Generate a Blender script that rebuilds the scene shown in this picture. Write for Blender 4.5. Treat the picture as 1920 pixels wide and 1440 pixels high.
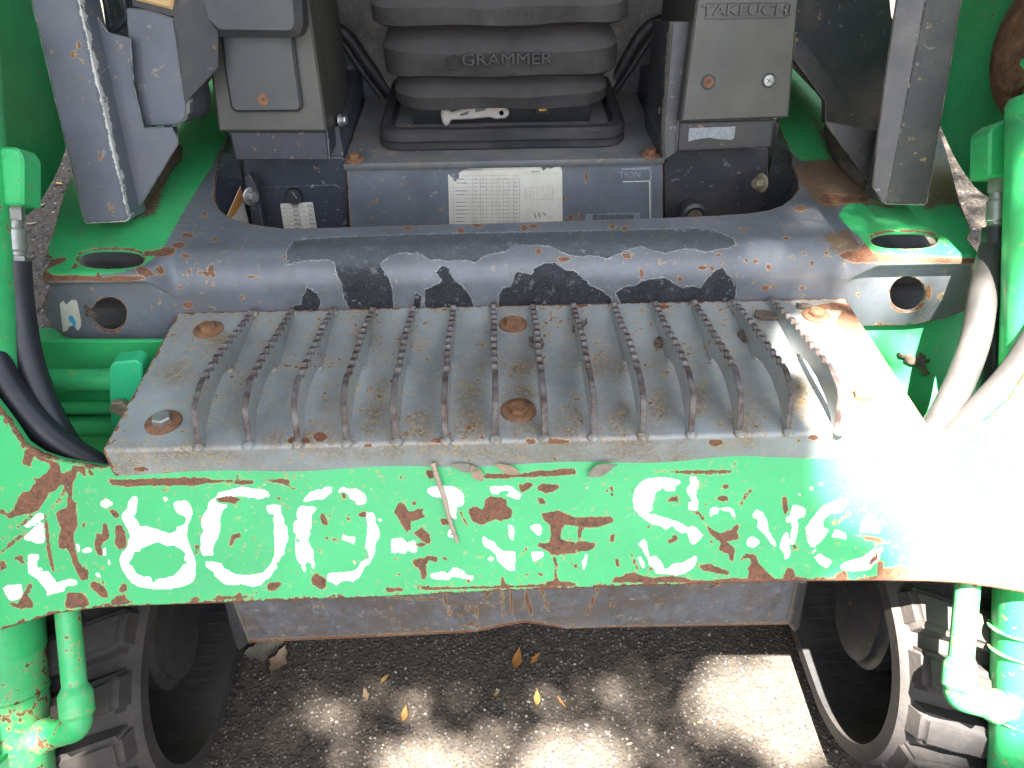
import bpy, bmesh, math, random
import numpy as np
from mathutils import Vector, Matrix
from mathutils.kdtree import KDTree
from mathutils.geometry import delaunay_2d_cdt
random.seed(7); rng = np.random.default_rng(7)
S = bpy.context.scene
for o in list(bpy.data.objects): bpy.data.objects.remove(o)
rad = math.radians

# ------------------------------------------------------------ camera
CAMP = np.array([-.0189, -.627, 1.2969]); PITCH, YAW, ROLL = .6875, .0174, -.0121; FPX = 1450.0
def _axes():
    cy, sy, cp, sp = math.cos(YAW), math.sin(YAW), math.cos(PITCH), math.sin(PITCH)
    f = np.array([sy*cp, cy*cp, -sp]); r = np.array([cy, -sy, 0.]); u = np.cross(r, f)
    c, s = math.cos(ROLL), math.sin(ROLL)
    return c*r+s*u, -s*r+c*u, f
CR, CU, CF = _axes()
cd = bpy.data.cameras.new('camera'); cam = bpy.data.objects.new('camera', cd)
S.collection.objects.link(cam); S.camera = cam
cd.sensor_width = 36; cd.lens = FPX/1920*36; cd.clip_start = .02; cd.clip_end = 500
cam.matrix_world = Matrix([[CR[0], CU[0], -CF[0], CAMP[0]], [CR[1], CU[1], -CF[1], CAMP[1]], [CR[2], CU[2], -CF[2], CAMP[2]], [0, 0, 0, 1]])

# ------------------------------------------------------------ light
SUNV = np.array([-.03, -.39, .92]); SUNV /= np.linalg.norm(SUNV)      # towards the sun
W = bpy.data.worlds.new('World'); S.world = W; W.use_nodes = True
wn = W.node_tree.nodes; wl = W.node_tree.links
sky = wn.new('ShaderNodeTexSky'); sky.sky_type = 'NISHITA'; sky.sun_disc = False
sky.sun_elevation = math.asin(SUNV[2]); sky.sun_rotation = math.atan2(SUNV[0], SUNV[1])
sky.air_density = 1.0; sky.dust_density = 3.0; sky.ozone_density = .6
hs = wn.new('ShaderNodeHueSaturation'); hs.inputs['Saturation'].default_value = .62; wl.new(sky.outputs[0], hs.inputs['Color'])   # hazy, washed-out sky
wl.new(hs.outputs[0], wn['Background'].inputs[0]); wn['Background'].inputs[1].default_value = .055
sl = bpy.data.lights.new('sun', 'SUN'); sl.energy = 5.0; sl.angle = rad(.55); sl.color = (1, .95, .87)
so = bpy.data.objects.new('sun', sl); S.collection.objects.link(so)
so.rotation_euler = Vector(SUNV).to_track_quat('Z', 'Y').to_euler()
S.view_settings.view_transform = 'Standard'; S.view_settings.look = 'None'; S.view_settings.gamma = 1
S.view_settings.exposure = 3.85

# ------------------------------------------------------------ projection helpers (photo pixels -> points on real planes)
def pl(O, n):
    n = np.array(n, float); return (np.array(O, float), n/np.linalg.norm(n))
def PX(x): return pl((x, 0, 0), (1, 0, 0))
def PY(y): return pl((0, y, 0), (0, -1, 0))
def PZ(z): return pl((0, 0, z), (0, 0, 1))
LEAN = .576
SLN = np.array([0, -math.cos(LEAN), math.sin(LEAN)])
def PS(off=0.): return pl(np.array([0, -.008, .650])+SLN*off, SLN)   # leaning plane of the loader arms' front
def off(p, d): return (p[0]+p[1]*d, p[1])
def bp(u, v, p):
    d = CF+(u-960)/FPX*CR-(v-720)/FPX*CU
    t = np.dot(p[0]-CAMP, p[1])/np.dot(d, p[1]); return CAMP+t*d
def proj(P):
    d = np.asarray(P)-CAMP; z = d@CF
    return np.stack([960+FPX*(d@CR)/z, 720-FPX*(d@CU)/z, z], -1)
def pts(s, x0=0, y0=0, k=1.):
    a = [tuple(float(t) for t in q.split(',')) for q in s.split()]
    return [(x0+a_/k, y0+b_/k) for a_, b_ in a]
def blob(u, v, rx, ry, n=9):
    return [(u+rx*(.8+.4*random.random())*math.cos(i/n*6.283), v+ry*(.8+.4*random.random())*math.sin(i/n*6.283)) for i in range(n)]

# ------------------------------------------------------------ node helper
class NT:
    def __init__(s, name):
        s.m = bpy.data.materials.new(name); s.m.use_nodes = True; s.t = s.m.node_tree; s.N = s.t.nodes; s.L = s.t.links
        s.bsdf = s.N['Principled BSDF']; s.tc = s.N.new('ShaderNodeTexCoord')
    def put(s, sock, v):
        if isinstance(v, bpy.types.NodeSocket): s.L.new(v, sock)
        elif isinstance(v, (tuple, list)) and len(v) == 3 and sock.type == 'RGBA': sock.default_value = (*v, 1)
        else: sock.default_value = v
    def math(s, op, a, b=0., c=None, clamp=False):
        n = s.N.new('ShaderNodeMath'); n.operation = op; n.use_clamp = clamp
        s.put(n.inputs[0], a); s.put(n.inputs[1], b)
        if c is not None: s.put(n.inputs[2], c)
        return n.outputs[0]
    def mix(s, f, a, b, mode='MIX'):
        n = s.N.new('ShaderNodeMix'); n.data_type = 'RGBA'; n.blend_type = mode
        s.put(n.inputs[0], f); s.put(n.inputs[6], a); s.put(n.inputs[7], b); return n.outputs[2]
    def mapr(s, v, a, b, c=0., d=1.):
        n = s.N.new('ShaderNodeMapRange'); s.put(n.inputs[0], v)
        for i, q in enumerate((a, b, c, d)): s.put(n.inputs[i+1], q)
        return n.outputs[0]
    def noise(s, scale, detail=3., rough=.6, stretch=None, off=0., w=0.):
        n = s.N.new('ShaderNodeTexNoise'); mp = s.N.new('ShaderNodeMapping')
        s.L.new(s.tc.outputs['Object'], mp.inputs[0]); mp.inputs[1].default_value = (off, off*1.7, off*.3)
        if stretch: mp.inputs[3].default_value = stretch
        s.L.new(mp.outputs[0], n.inputs[0]); n.inputs['Scale'].default_value = scale; n.inputs['Detail'].default_value = detail
        n.inputs['Roughness'].default_value = rough; n.inputs['Distortion'].default_value = w; return n.outputs[0]
    def voro(s, scale, feature='F1', off=0., rnd=1., out=0):
        n = s.N.new('ShaderNodeTexVoronoi'); n.feature = feature; mp = s.N.new('ShaderNodeMapping')
        s.L.new(s.tc.outputs['Object'], mp.inputs[0]); mp.inputs[1].default_value = (off, off, off)
        s.L.new(mp.outputs[0], n.inputs[0]); n.inputs['Scale'].default_value = scale; n.inputs['Randomness'].default_value = rnd; return n.outputs[out]
    def attr(s, name):
        n = s.N.new('ShaderNodeAttribute'); n.attribute_name = name; return n.outputs['Fac']
    def bump(s, h, strength=.3, dist=.001):
        n = s.N.new('ShaderNodeBump'); n.inputs['Strength'].default_value = strength; n.inputs['Distance'].default_value = dist
        s.put(n.inputs['Height'], h); s.L.new(n.outputs[0], s.bsdf.inputs['Normal'])
    def out(s, col, rough, metal=0., coat=None, spec=None):
        s.put(s.bsdf.inputs['Base Color'], col); s.put(s.bsdf.inputs['Roughness'], rough); s.put(s.bsdf.inputs['Metallic'], metal)
        if coat is not None: s.put(s.bsdf.inputs['Coat Weight'], coat)
        if spec is not None: s.put(s.bsdf.inputs['Specular IOR Level'], spec)
        return s.m

RUST_D, RUST_L, RUST_O = (.085, .040, .027), (.20, .085, .045), (.36, .17, .065)
GREEN = (.040, .43, .135); GREY = (.125, .132, .175); DARKGREY = (.062, .062, .066)
def paint(name, base, rough=.42, chips=.0, chipscale=60., dirt=.3, dirtcol=(.20, .16, .11), regions=(), rust=False, white=False, tape=False,
          wear=0., wearcol=None, washes=.0, specks=.15, metal=0., edge=False, var=.22, fade=0., scr=.35, streak=False, zone=False, grime=0.):
    g = NT(name)
    n1 = g.noise(9, 4, .6); n2 = g.noise(45, 5, .65, off=3.); nf = g.noise(420, 3, .6, off=5.); n3 = g.noise(170, 4, .65, off=8.)
    col = g.mix(g.mapr(n1, .3, .7), tuple(c*(1-var) for c in base), tuple(min(1, c*(1+var)) for c in base))
    if fade: col = g.mix(g.mapr(n2, .45, .7, 0, fade), col, tuple(min(.8, c*.6+.2) for c in base))
    jag = g.math('MULTIPLY', g.math('SUBTRACT', n3, .5), .009)
    jag = g.math('ADD', jag, g.math('MULTIPLY', g.math('SUBTRACT', nf, .5), .003))
    for at, c2, amp in regions:                                       # areas of another paint colour
        d = g.math('ADD', g.attr(at), g.math('MULTIPLY', jag, amp))
        c2v = g.mix(g.mapr(n1, .3, .7), tuple(c*.85 for c in c2), tuple(min(1, c*1.1) for c in c2))
        col = g.mix(g.mapr(d, -.0003, .0003), col, c2v)
    h = None; rg = g.mapr(n2, .2, .8, rough-.07, rough+.12)
    if dirt:
        col = g.mix(g.mapr(g.noise(16, 6, .72, off=11.), .48, .78, 0, dirt), col, dirtcol)
        col = g.mix(g.mapr(g.noise(85, 4, .7, off=2.), .5, .8, 0, dirt*.7), col, tuple(c*.55 for c in dirtcol))
    if grime:
        gm = g.mapr(g.noise(15, 9, .78, off=51.), .45, .58); col = g.mix(g.math('MULTIPLY', gm, grime), col, (.115, .088, .07))
        gm = g.mapr(g.noise(48, 7, .75, off=57.), .56, .66); col = g.mix(g.math('MULTIPLY', gm, grime*.8), col, (.24, .23, .22))
        gm = g.mapr(g.noise(26, 7, .75, off=61., stretch=(1, 1, .35)), .56, .68); col = g.mix(g.math('MULTIPLY', gm, grime*.8), col, (.045, .042, .042))
    if washes:                                                        # soft rusty wash
        ws = g.math('MULTIPLY', g.mapr(g.noise(13, 5, .7, off=21., stretch=(1, .45, 1)), .47, .64), g.mapr(g.noise(300, 4, .75, off=4., stretch=(1, .6, 1)), .45, .56))
        col = g.mix(g.math('MULTIPLY', ws, washes), col, (.21, .13, .045))
    if zone:
        z_ = g.mapr(g.attr('zone'), -.014, .010); zn = g.mapr(g.noise(240, 4, .72, off=14., stretch=(1, .7, 1)), .43, .51)
        zl = g.mapr(g.noise(34, 3, .6, off=17.), .3, .6)
        col = g.mix(g.math('MULTIPLY', g.math('MULTIPLY', z_, zn), g.math('MULTIPLY', zl, .95)), col, (.17, .080, .022))
        col = g.mix(g.math('MULTIPLY', z_, .18), col, (.22, .20, .12))
    if scr:
        sc = g.math('MULTIPLY', g.mapr(g.noise(60, 2, .5, stretch=(1, .04, 1.6), off=7., w=.6), .70, .74), scr)
        col = g.mix(sc, col, tuple(c*.5+.22 for c in base))
    if tape:
        d = g.math('ADD', g.attr('tape'), g.math('MULTIPLY', jag, .9)); d = g.math('SUBTRACT', d, g.math('MULTIPLY', g.mapr(g.noise(38, 5, .7, off=41.), .60, .72), .02))
        grit = g.voro(750, off=1.); worn = g.mapr(g.attr('worn'), 0., 1.)
        tcol = g.mix(g.mapr(n2, .35, .7), (.010, .011, .014), (.026, .028, .035))
        tcol = g.mix(g.math('MULTIPLY', worn, g.mapr(n2, .2, .8, .6, 1.)), tcol, (.080, .084, .092))
        tcol = g.mix(g.mapr(g.voro(430, off=2.), .0, .22, .85, 0.), tcol, (.32, .32, .34))
        halo = g.math('MULTIPLY', g.mapr(g.attr('tape'), -.018, .0), g.mapr(g.noise(52, 7, .75, off=71.), .47, .60)); halo = g.math('MULTIPLY', halo, g.math('SUBTRACT', 1., worn))
        col = g.mix(g.math('MULTIPLY', halo, .75), col, (.105, .10, .085))
        tcol = g.mix(g.math('MULTIPLY', g.mapr(g.noise(70, 7, .75, off=75.), .56, .68), .7), tcol, (.17, .17, .17))
        col = g.mix(g.mapr(d, -.0002, .0002), col, tcol)
        rim = g.math('MULTIPLY', g.mapr(d, -.0011, -.0001), g.mapr(d, -.0001, .0008, 1, 0))
        col = g.mix(g.math('MULTIPLY', rim, g.mapr(n3, .4, .6, .1, .9)), col, (.42, .42, .40))
        tm = g.mapr(d, -.0004, .0002); rg = g.math('MAXIMUM', rg, g.math('MULTIPLY', tm, .8))
        h = g.math('MULTIPLY', tm, g.math('ADD', 1.4, g.math('MULTIPLY', grit, -.9)))
    if white:
        d = g.math('ADD', g.math('ADD', g.attr('white'), .0), g.math('MULTIPLY', jag, .40))
        wm = g.mapr(d, -.0002, .0002); col = g.mix(wm, col, g.mix(g.mapr(n2, .35, .7), (.88, .88, .86), (.70, .70, .66)))
        h = g.math('MULTIPLY', wm, .5)
        if white == 2:
            d2 = g.math('ADD', g.attr('cream'), g.math('MULTIPLY', jag, .5)); col = g.mix(g.mapr(d2, -.0002, .0002), col, (.70, .63, .50))
    rmask = None
    if rust:
        d = g.math('ADD', g.attr('rust'), g.math('MULTIPLY', jag, .75)); rmask = d
    if edge:
        e = g.math('SUBTRACT', g.math('MULTIPLY', g.mapr(g.noise(70, 4, .75, off=30.), .40, .72), edge), g.attr('ew'))
        rmask = e if rmask is None else g.math('MAXIMUM', rmask, e)
    if chips:
        vc = g.noise(chipscale*1.5, 5, .62, off=4., w=.4)
        pick = g.mapr(g.noise(chipscale*.16, 3, .6, off=9.), .35, .70)
        if tape: vc = g.math('SUBTRACT', vc, g.math('MULTIPLY', g.mapr(g.attr('tape'), -.001, .001), .2))
        c = g.math('MULTIPLY', g.math('SUBTRACT', vc, g.math('SUBTRACT', .765-chips*.10, g.math('MULTIPLY', pick, .07+chips*.16))), .9/chipscale)
        rmask = c if rmask is None else g.math('MAXIMUM', rmask, c)
    if rmask is not None:
        rr = g.mix(g.mapr(n3, .32, .62), RUST_D, RUST_L); rr = g.mix(g.mapr(nf, .55, .7, 0, .55), rr, RUST_O)
        rim = g.mapr(rmask, -.0013, -.0003)
        col = g.mix(g.math('MULTIPLY', rim, g.mapr(n3, .38, .6, .1, .75)), col, (.50, .34, .13))
        rm = g.mapr(rmask, -.0003, .0002); col = g.mix(rm, col, rr)
        rg = g.math('MAXIMUM', rg, g.math('MULTIPLY', rm, .82))
        hh = g.math('SUBTRACT', g.math('MULTIPLY', nf, .5), 1.)
        hh = g.math('MULTIPLY', rm, hh); h = hh if h is None else g.math('ADD', h, hh)
    if specks:
        sp = g.math('LESS_THAN', g.math('ADD', g.math('ADD', g.voro(75, off=6.), g.math('MULTIPLY', g.noise(18, 3, .6, off=2.), .9)), g.math('MULTIPLY', g.math('SUBTRACT', nf, .5), .35)), .27+specks*.28)
        col = g.mix(sp, col, (.62, .61, .56))
    if wear:
        w_ = g.math('SUBTRACT', g.math('MULTIPLY', g.mapr(g.noise(90, 4, .75, off=33.), .35, .7), wear), g.attr('ew'))
        wm = g.mapr(w_, -.0002, .0003); col = g.mix(wm, col, wearcol or (.55, .54, .50))
    fine = g.math('MULTIPLY', nf, .10)
    h = fine if h is None else g.math('ADD', h, fine)
    g.bump(h, .55, .0006)
    return g.out(col, rg, metal)
def simple(name, c1, c2=None, rough=.6, scale=60., metal=0., bump=.2, settled=0., dust=0., dustcol=(.25, .22, .18), specks=0., bscale=400, stretch=None):
    g = NT(name); c2 = c2 or tuple(x*.6 for x in c1)
    n = g.noise(scale, 5, .65, stretch=stretch); col = g.mix(g.mapr(n, .3, .7), c1, c2)
    if dust: col = g.mix(g.mapr(g.noise(scale*.3, 6, .7, off=5.), .4, .75, 0, dust), col, dustcol)
    if settled:                                                       # dust lying on upward faces
        ge = g.N.new('ShaderNodeNewGeometry'); sx = g.N.new('ShaderNodeSeparateXYZ'); g.L.new(ge.outputs['Normal'], sx.inputs[0])
        col = g.mix(g.math('MULTIPLY', g.mapr(sx.outputs[2], .25, .75), g.mapr(g.noise(22, 5, .7, off=13.), .3, .6, settled*.55, settled)), col, dustcol)
    if specks: col = g.mix(g.math('LESS_THAN', g.math('ADD', g.voro(110, off=3.), g.math('MULTIPLY', g.noise(25, 3, .6, off=8.), .8)), .27+.4*specks), col, (.5, .48, .42))
    g.bump(g.noise(bscale, 4, .7, off=9.), bump, .001)
    return g.out(col, g.mapr(n, .2, .8, rough-.08, rough+.1), metal)

# ------------------------------------------------------------ object helpers
def thing(name, label, cat, loc=(0, 0, 0), group=None):
    o = bpy.data.objects.new(name, None); S.collection.objects.link(o); o.location = loc; o.empty_display_size = .1
    o['label'] = label; o['category'] = cat
    if group: o['group'] = group
    bpy.context.view_layer.update(); return o
def add(name, me, mat=None, parent=None, label=None):
    o = bpy.data.objects.new(name, me); S.collection.objects.link(o)
    if mat is not None and not me.materials: me.materials.append(mat)
    if parent is not None: o.parent = parent
    if label: o['label'] = label
    return o
def mesh(name, V, Fs, smooth=None):
    me = bpy.data.meshes.new(name); me.from_pydata([tuple(map(float, v)) for v in V], [], [tuple(map(int, f)) for f in Fs]); me.update()
    if smooth is not None:
        me.polygons.foreach_set('use_smooth', [True]*len(me.polygons)); me.set_sharp_from_angle(angle=rad(smooth))
    return me
def sdf(P, polys):
    """signed distance (inside > 0) of 2D points to the union of polygons"""
    P = np.asarray(P, np.float64); best = np.full(len(P), -1e3)
    for pg in polys:
        A = np.array(pg); B = np.roll(A, -1, 0)
        lo, hi = A.min(0)-30, A.max(0)+30
        m = np.where((P[:, 0] > lo[0]) & (P[:, 0] < hi[0]) & (P[:, 1] > lo[1]) & (P[:, 1] < hi[1]))[0]
        if not len(m): continue
        if len(m)*len(A) > 400000:
            for c in range(0, len(m), 4000):
                mm = m[c:c+4000]; best[mm] = np.maximum(best[mm], _sd1(P[mm], A, B))
            continue
        best[m] = np.maximum(best[m], _sd1(P[m], A, B))
    return best
def _sd1(Pm, A, B):
        Q = Pm[:, None, :]; ab = (B-A)[None]; aq = Q-A[None]
        t = np.clip((aq*ab).sum(-1)/np.maximum((ab*ab).sum(-1), 1e-9), 0, 1)
        d = np.sqrt(((aq-t[..., None]*ab)**2).sum(-1)).min(1)
        y = Q[..., 1]; c = (A[None, :, 1] > y) != (B[None, :, 1] > y)
        xi = A[None, :, 0]+(y-A[None, :, 1])*(B-A)[None, :, 0]/np.where(np.abs((B-A)[None, :, 1]) < 1e-9, 1e-9, (B-A)[None, :, 1])
        ins = ((c & (Q[..., 0] < xi)).sum(1) % 2) == 1
        return np.where(ins, d, -d)
def mark(me, **groups):
    """store, per vertex, the signed distance in metres to marks traced on the surface"""
    n = len(me.vertices); co = np.empty(n*3); me.vertices.foreach_get('co', co); pr = proj(co.reshape(-1, 3))
    for k, polys in groups.items():
        holes = None
        if isinstance(polys, tuple): polys, holes = polys
        d = sdf(pr[:, :2], polys)
        if holes: d = np.minimum(d, -sdf(pr[:, :2], holes))
        d = np.clip(d*pr[:, 2]/FPX, -.03, .03)
        a = me.attributes.new(k, 'FLOAT', 'POINT'); a.data.foreach_set('value', d.astype(np.float32))
def setattr_(me, k, vals):
    a = me.attributes.new(k, 'FLOAT', 'POINT'); a.data.foreach_set('value', np.asarray(vals, np.float32))
def frame(n):
    n = np.asarray(n, float); x = np.array([1., 0, 0])
    if abs(n[0]) > .9: x = np.array([0, 1., 0])
    U = x-n*np.dot(x, n); U /= np.linalg.norm(U); return U, np.cross(n, U)
def dens(P, res):
    out = []
    for a, b in zip(P, P[1:]+P[:1]):
        k = max(1, int(math.hypot(b[0]-a[0], b[1]-a[1])/res)) if res else 1
        out += [(a[0]+(b[0]-a[0])*i/k, a[1]+(b[1]-a[1])*i/k) for i in range(k)]
    return out
def area(P): return .5*sum(a[0]*b[1]-b[0]*a[1] for a, b in zip(P, P[1:]+P[:1]))
def inset(P, d):
    A = np.array(P); n = len(A); o = []
    for i in range(n):
        e1 = A[i]-A[i-1]; e2 = A[(i+1) % n]-A[i]; e1 = e1/max(np.linalg.norm(e1), 1e-9); e2 = e2/max(np.linalg.norm(e2), 1e-9)
        n1 = np.array([-e1[1], e1[0]]); n2 = np.array([-e2[1], e2[0]]); m = n1+n2; l = np.dot(m, m)
        m = m*2/max(l, .6); o.append(tuple(A[i]+m*d))
    return o
def roundc(P, r, k=4):
    """round the corners of a 2D polygon"""
    out = []; n = len(P); A = [np.array(p, float) for p in P]
    for i in range(n):
        a, b, c = A[i-1], A[i], A[(i+1) % n]; rr = r[i] if isinstance(r, (list, tuple)) else r
        if rr <= 0: out.append(tuple(b)); continue
        d1 = a-b; d2 = c-b; l1 = np.linalg.norm(d1); l2 = np.linalg.norm(d2); t = min(rr, l1*.48, l2*.48)
        p, q = b+d1/l1*t, b+d2/l2*t
        for j in range(k+1):
            s = j/k; out.append(tuple((1-s)**2*p+2*s*(1-s)*b+s*s*q))
    return out
def plate_mesh(name, P, plane, th, holes=(), res=None, ch=.0012, px=True, grid=True, smooth=40):
    """thick plate: outline P (photo pixels on the plane, or plane coords), holes, chamfered edges; face at plane, body behind"""
    O, n = plane; U, V = frame(n)
    def to2(p):
        if px: w = bp(p[0], p[1], plane)-O; return (float(w@U), float(w@V))
        return tuple(p)
    def prep(q, hole):
        q = [to2(p) for p in q]
        if (area(q) < 0) != hole: q = q[::-1]
        raw.append([(x*1000, y*1000) for x, y in inset(q, ch)])
        return dens(q, res)
    raw = []; loops = [prep(P, False)]+[prep(h, True) for h in holes]
    ins = [inset(l, ch) for l in loops]
    pv, ed = [], []
    for l in ins:
        s = len(pv); pv += l; ed += [(s+i, s+(i+1) % len(l)) for i in range(len(l))]
    nb = len(pv)
    if res and grid:
        A = np.array(ins[0]); lo, hi = A.min(0), A.max(0)
        gx, gy = np.meshgrid(np.arange(lo[0]+res/2, hi[0], res), np.arange(lo[1]+res/2, hi[1], res)); G = np.stack([gx.ravel(), gy.ravel()], 1)
        sc = 1000; d = sdf(G*sc, [raw[0]])
        for l in raw[1:]: d = np.minimum(d, -sdf(G*sc, [l]))
        pv += [tuple(q) for q in G[d > res*.45*sc]]
    vo, eo, fo, ov, oe, of = delaunay_2d_cdt([Vector(p) for p in pv], ed, [], 2 if not holes else 0, 1e-7)
    vv = np.array([(v.x, v.y) for v in vo])
    tri = [f for f in fo]
    if holes:
        cen = vv[np.array(tri)].mean(1)*1000
        d = sdf(cen, [raw[0]])
        for l in raw[1:]: d = np.minimum(d, -sdf(cen, [l]))
        tri = [f for f, q in zip(tri, d) if q > 0]
    tri = [f if area([tuple(vv[i]) for i in f]) > 0 else f[::-1] for f in tri]
    inv = {}
    for k, lst in enumerate(ov):
        for i in lst:
            if i < nb: inv[i] = k
    Vs = [O+U*x+V*y for x, y in vv]; Fs = [tuple(f) for f in tri]
    A0 = np.array([p for l in loops for p in l])
    kd = KDTree(len(A0))
    for i_, p_ in enumerate(A0): kd.insert((p_[0], p_[1], 0), i_)
    kd.balance(); ew = [min(.03, kd.find((p_[0], p_[1], 0))[2]) for p_ in vv]
    if not res: ew = [.02]*len(vv)
    # rings
    s = 0
    for l in loops:
        m = len(l); a = len(Vs); Vs += [O+U*x+V*y-n*ch for x, y in l]; b = len(Vs); Vs += [O+U*x+V*y-n*th for x, y in l]; ew += [0]*m+[min(.01, th)]*m
        for i in range(m):
            j = (i+1) % m; f0, f1 = inv.get(s+i), inv.get(s+j)
            if f0 is not None and f1 is not None: Fs.append((f0, a+i, a+j, f1))
            Fs.append((a+i, b+i, b+j, a+j))
        s += m
    nb2 = len(Vs)                                                    # back face
    Vs += [v-n*th for v in Vs[:len(vv)]]; ew += [.02]*len(vv); Fs += [tuple(i+nb2 for i in f[::-1]) for f in tri]
    me = mesh(name, Vs, Fs, smooth); setattr_(me, 'ew', ew); return me
def plate(name, P, plane, th, mat, parent, label=None, marks=None, **kw):
    me = plate_mesh(name, P, plane, th, **kw)
    if marks: mark(me, **marks)
    return add(name, me, mat, parent, label)
def bm_mesh(name, bm, smooth=35):
    bmesh.ops.recalc_face_normals(bm, faces=bm.faces)
    me = bpy.data.meshes.new(name); bm.to_mesh(me); bm.free()
    me.polygons.foreach_set('use_smooth', [True]*len(me.polygons)); me.set_sharp_from_angle(angle=rad(smooth)); return me
def box_mesh(name, lo, hi, bev=.002, seg=2, M=None):
    bm = bmesh.new(); bmesh.ops.create_cube(bm, size=1)
    lo, hi = np.array(lo, float), np.array(hi, float)
    for v in bm.verts: v.co = Vector((lo+hi)/2+(hi-lo)*np.array(v.co))
    if bev: bmesh.ops.bevel(bm, geom=bm.edges[:], offset=bev, segments=seg, affect='EDGES', profile=.5)
    if M is not None: bmesh.ops.transform(bm, matrix=M, verts=bm.verts[:])
    return bm_mesh(name, bm, 40)
def box(name, lo, hi, mat, parent, bev=.002, **k):
    me = box_mesh(name, lo, hi, bev); setattr_(me, 'ew', [.02]*len(me.vertices)); return add(name, me, mat, parent, **k)
def smoothpath(P, k=8):
    P = [np.array(p, float) for p in P]; Q = [2*P[0]-P[1]]+P+[2*P[-1]-P[-2]]; out = []
    for i in range(1, len(Q)-2):
        for j in range(k):
            t = j/k; a, b, c, d = Q[i-1:i+3]
            out.append(.5*((2*b)+(c-a)*t+(2*a-5*b+4*c-d)*t*t+(3*b-a-3*c+d)*t**3))
    out.append(P[-1]); return out
def tube_mesh(name, P, r, seg=20, caps=True, smooth=50):
    P = [np.array(p, float) for p in P]; n = len(P); rs = r if isinstance(r, (list, tuple)) else [r]*n
    V, Fs = [], []; ref = None
    for i in range(n):
        t = P[min(i+1, n-1)]-P[max(i-1, 0)]; t /= np.linalg.norm(t)
        if ref is None: ref = np.cross(t, [0, 0, 1.] if abs(t[2]) < .9 else [1., 0, 0])
        ref = ref-t*np.dot(ref, t); ref /= np.linalg.norm(ref); b = np.cross(t, ref)
        for j in range(seg):
            a = 2*math.pi*j/seg; V.append(P[i]+rs[i]*(math.cos(a)*ref+math.sin(a)*b))
    for i in range(n-1):
        for j in range(seg):
            k = (j+1) % seg; Fs.append((i*seg+j, i*seg+k, (i+1)*seg+k, (i+1)*seg+j))
    if caps: Fs.append(tuple(range(seg))[::-1]); Fs.append(tuple(range((n-1)*seg, n*seg)))
    me = mesh(name, V, Fs, smooth); setattr_(me, 'ew', [.02]*len(V)); return me
def tube(name, P, r, mat, parent, label=None, seg=20, caps=True): return add(name, tube_mesh(name, P, r, seg, caps), mat, parent, label)
def lathe_mesh(name, prof, O, ax, seg=28, hexn=None, smooth=40, rot=0.):
    """prof: list of (radius, height along ax)"""
    ax = np.array(ax, float); ax /= np.linalg.norm(ax); U, V_ = frame(ax); V, Fs = [], []
    for r, h in prof:
        for j in range(seg):
            a = 2*math.pi*j/seg+rot; V.append(np.array(O)+ax*h+r*(math.cos(a)*U+math.sin(a)*V_))
    for i in range(len(prof)-1):
        for j in range(seg):
            k = (j+1) % seg; Fs.append((i*seg+j, i*seg+k, (i+1)*seg+k, (i+1)*seg+j))
    Fs.append(tuple(range((len(prof)-1)*seg, len(prof)*seg))); Fs.append(tuple(range(seg))[::-1])
    me = mesh(name, V, Fs, smooth); setattr_(me, 'ew', [.02]*len(V)); return me
def bolt(pos, ax, r, h, wr, mat, wmat, parent, rot=0., label=None):
    pos = np.array(pos, float); ax = np.array(ax, float)/np.linalg.norm(ax)
    if wr:
        add('washer', lathe_mesh('washer', [(wr, 0), (wr, .0018), (wr*.94, .0026), (r*1.3, .003)], pos, ax, 28), wmat, parent)
    me = lathe_mesh('bolt_head', [(r*1.04, .0025), (r*1.04, .003+h*.8), (r*.9, .003+h), (r*.72, .003+h*1.02), (r*.3, .003+h*.98)], pos, ax, 6, rot=rot, smooth=25)
    return add('bolt_head', me, mat, parent, label)
def text(name, body, plane, u, v, size_px, mat, parent, depth=.0006, ang=0., stretch=1., bev=0.):
    cu = bpy.data.curves.new(name, 'FONT'); cu.body = body; cu.align_x = 'CENTER'; cu.align_y = 'CENTER'; cu.resolution_u = 3
    P = bp(u, v, plane); z = proj(P)[2]; cu.size = size_px*z/FPX; cu.extrude = depth/2; cu.bevel_depth = bev
    ob = bpy.data.objects.new(name, cu); S.collection.objects.link(ob)
    U, V_ = frame(plane[1]); c, s = math.cos(ang), math.sin(ang); X = (c*U+s*V_)*stretch; Y = -s*U+c*V_; N_ = plane[1]
    P = P+N_*depth/2; M = Matrix([[X[i], Y[i], N_[i], P[i]] for i in range(3)]+[[0, 0, 0, 1]])
    me = bpy.data.meshes.new_from_object(ob); me.transform(M)
    bpy.data.objects.remove(ob); me.materials.clear(); setattr_(me, 'ew', [.02]*len(me.vertices)); return add(name, me, mat, parent)

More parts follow.
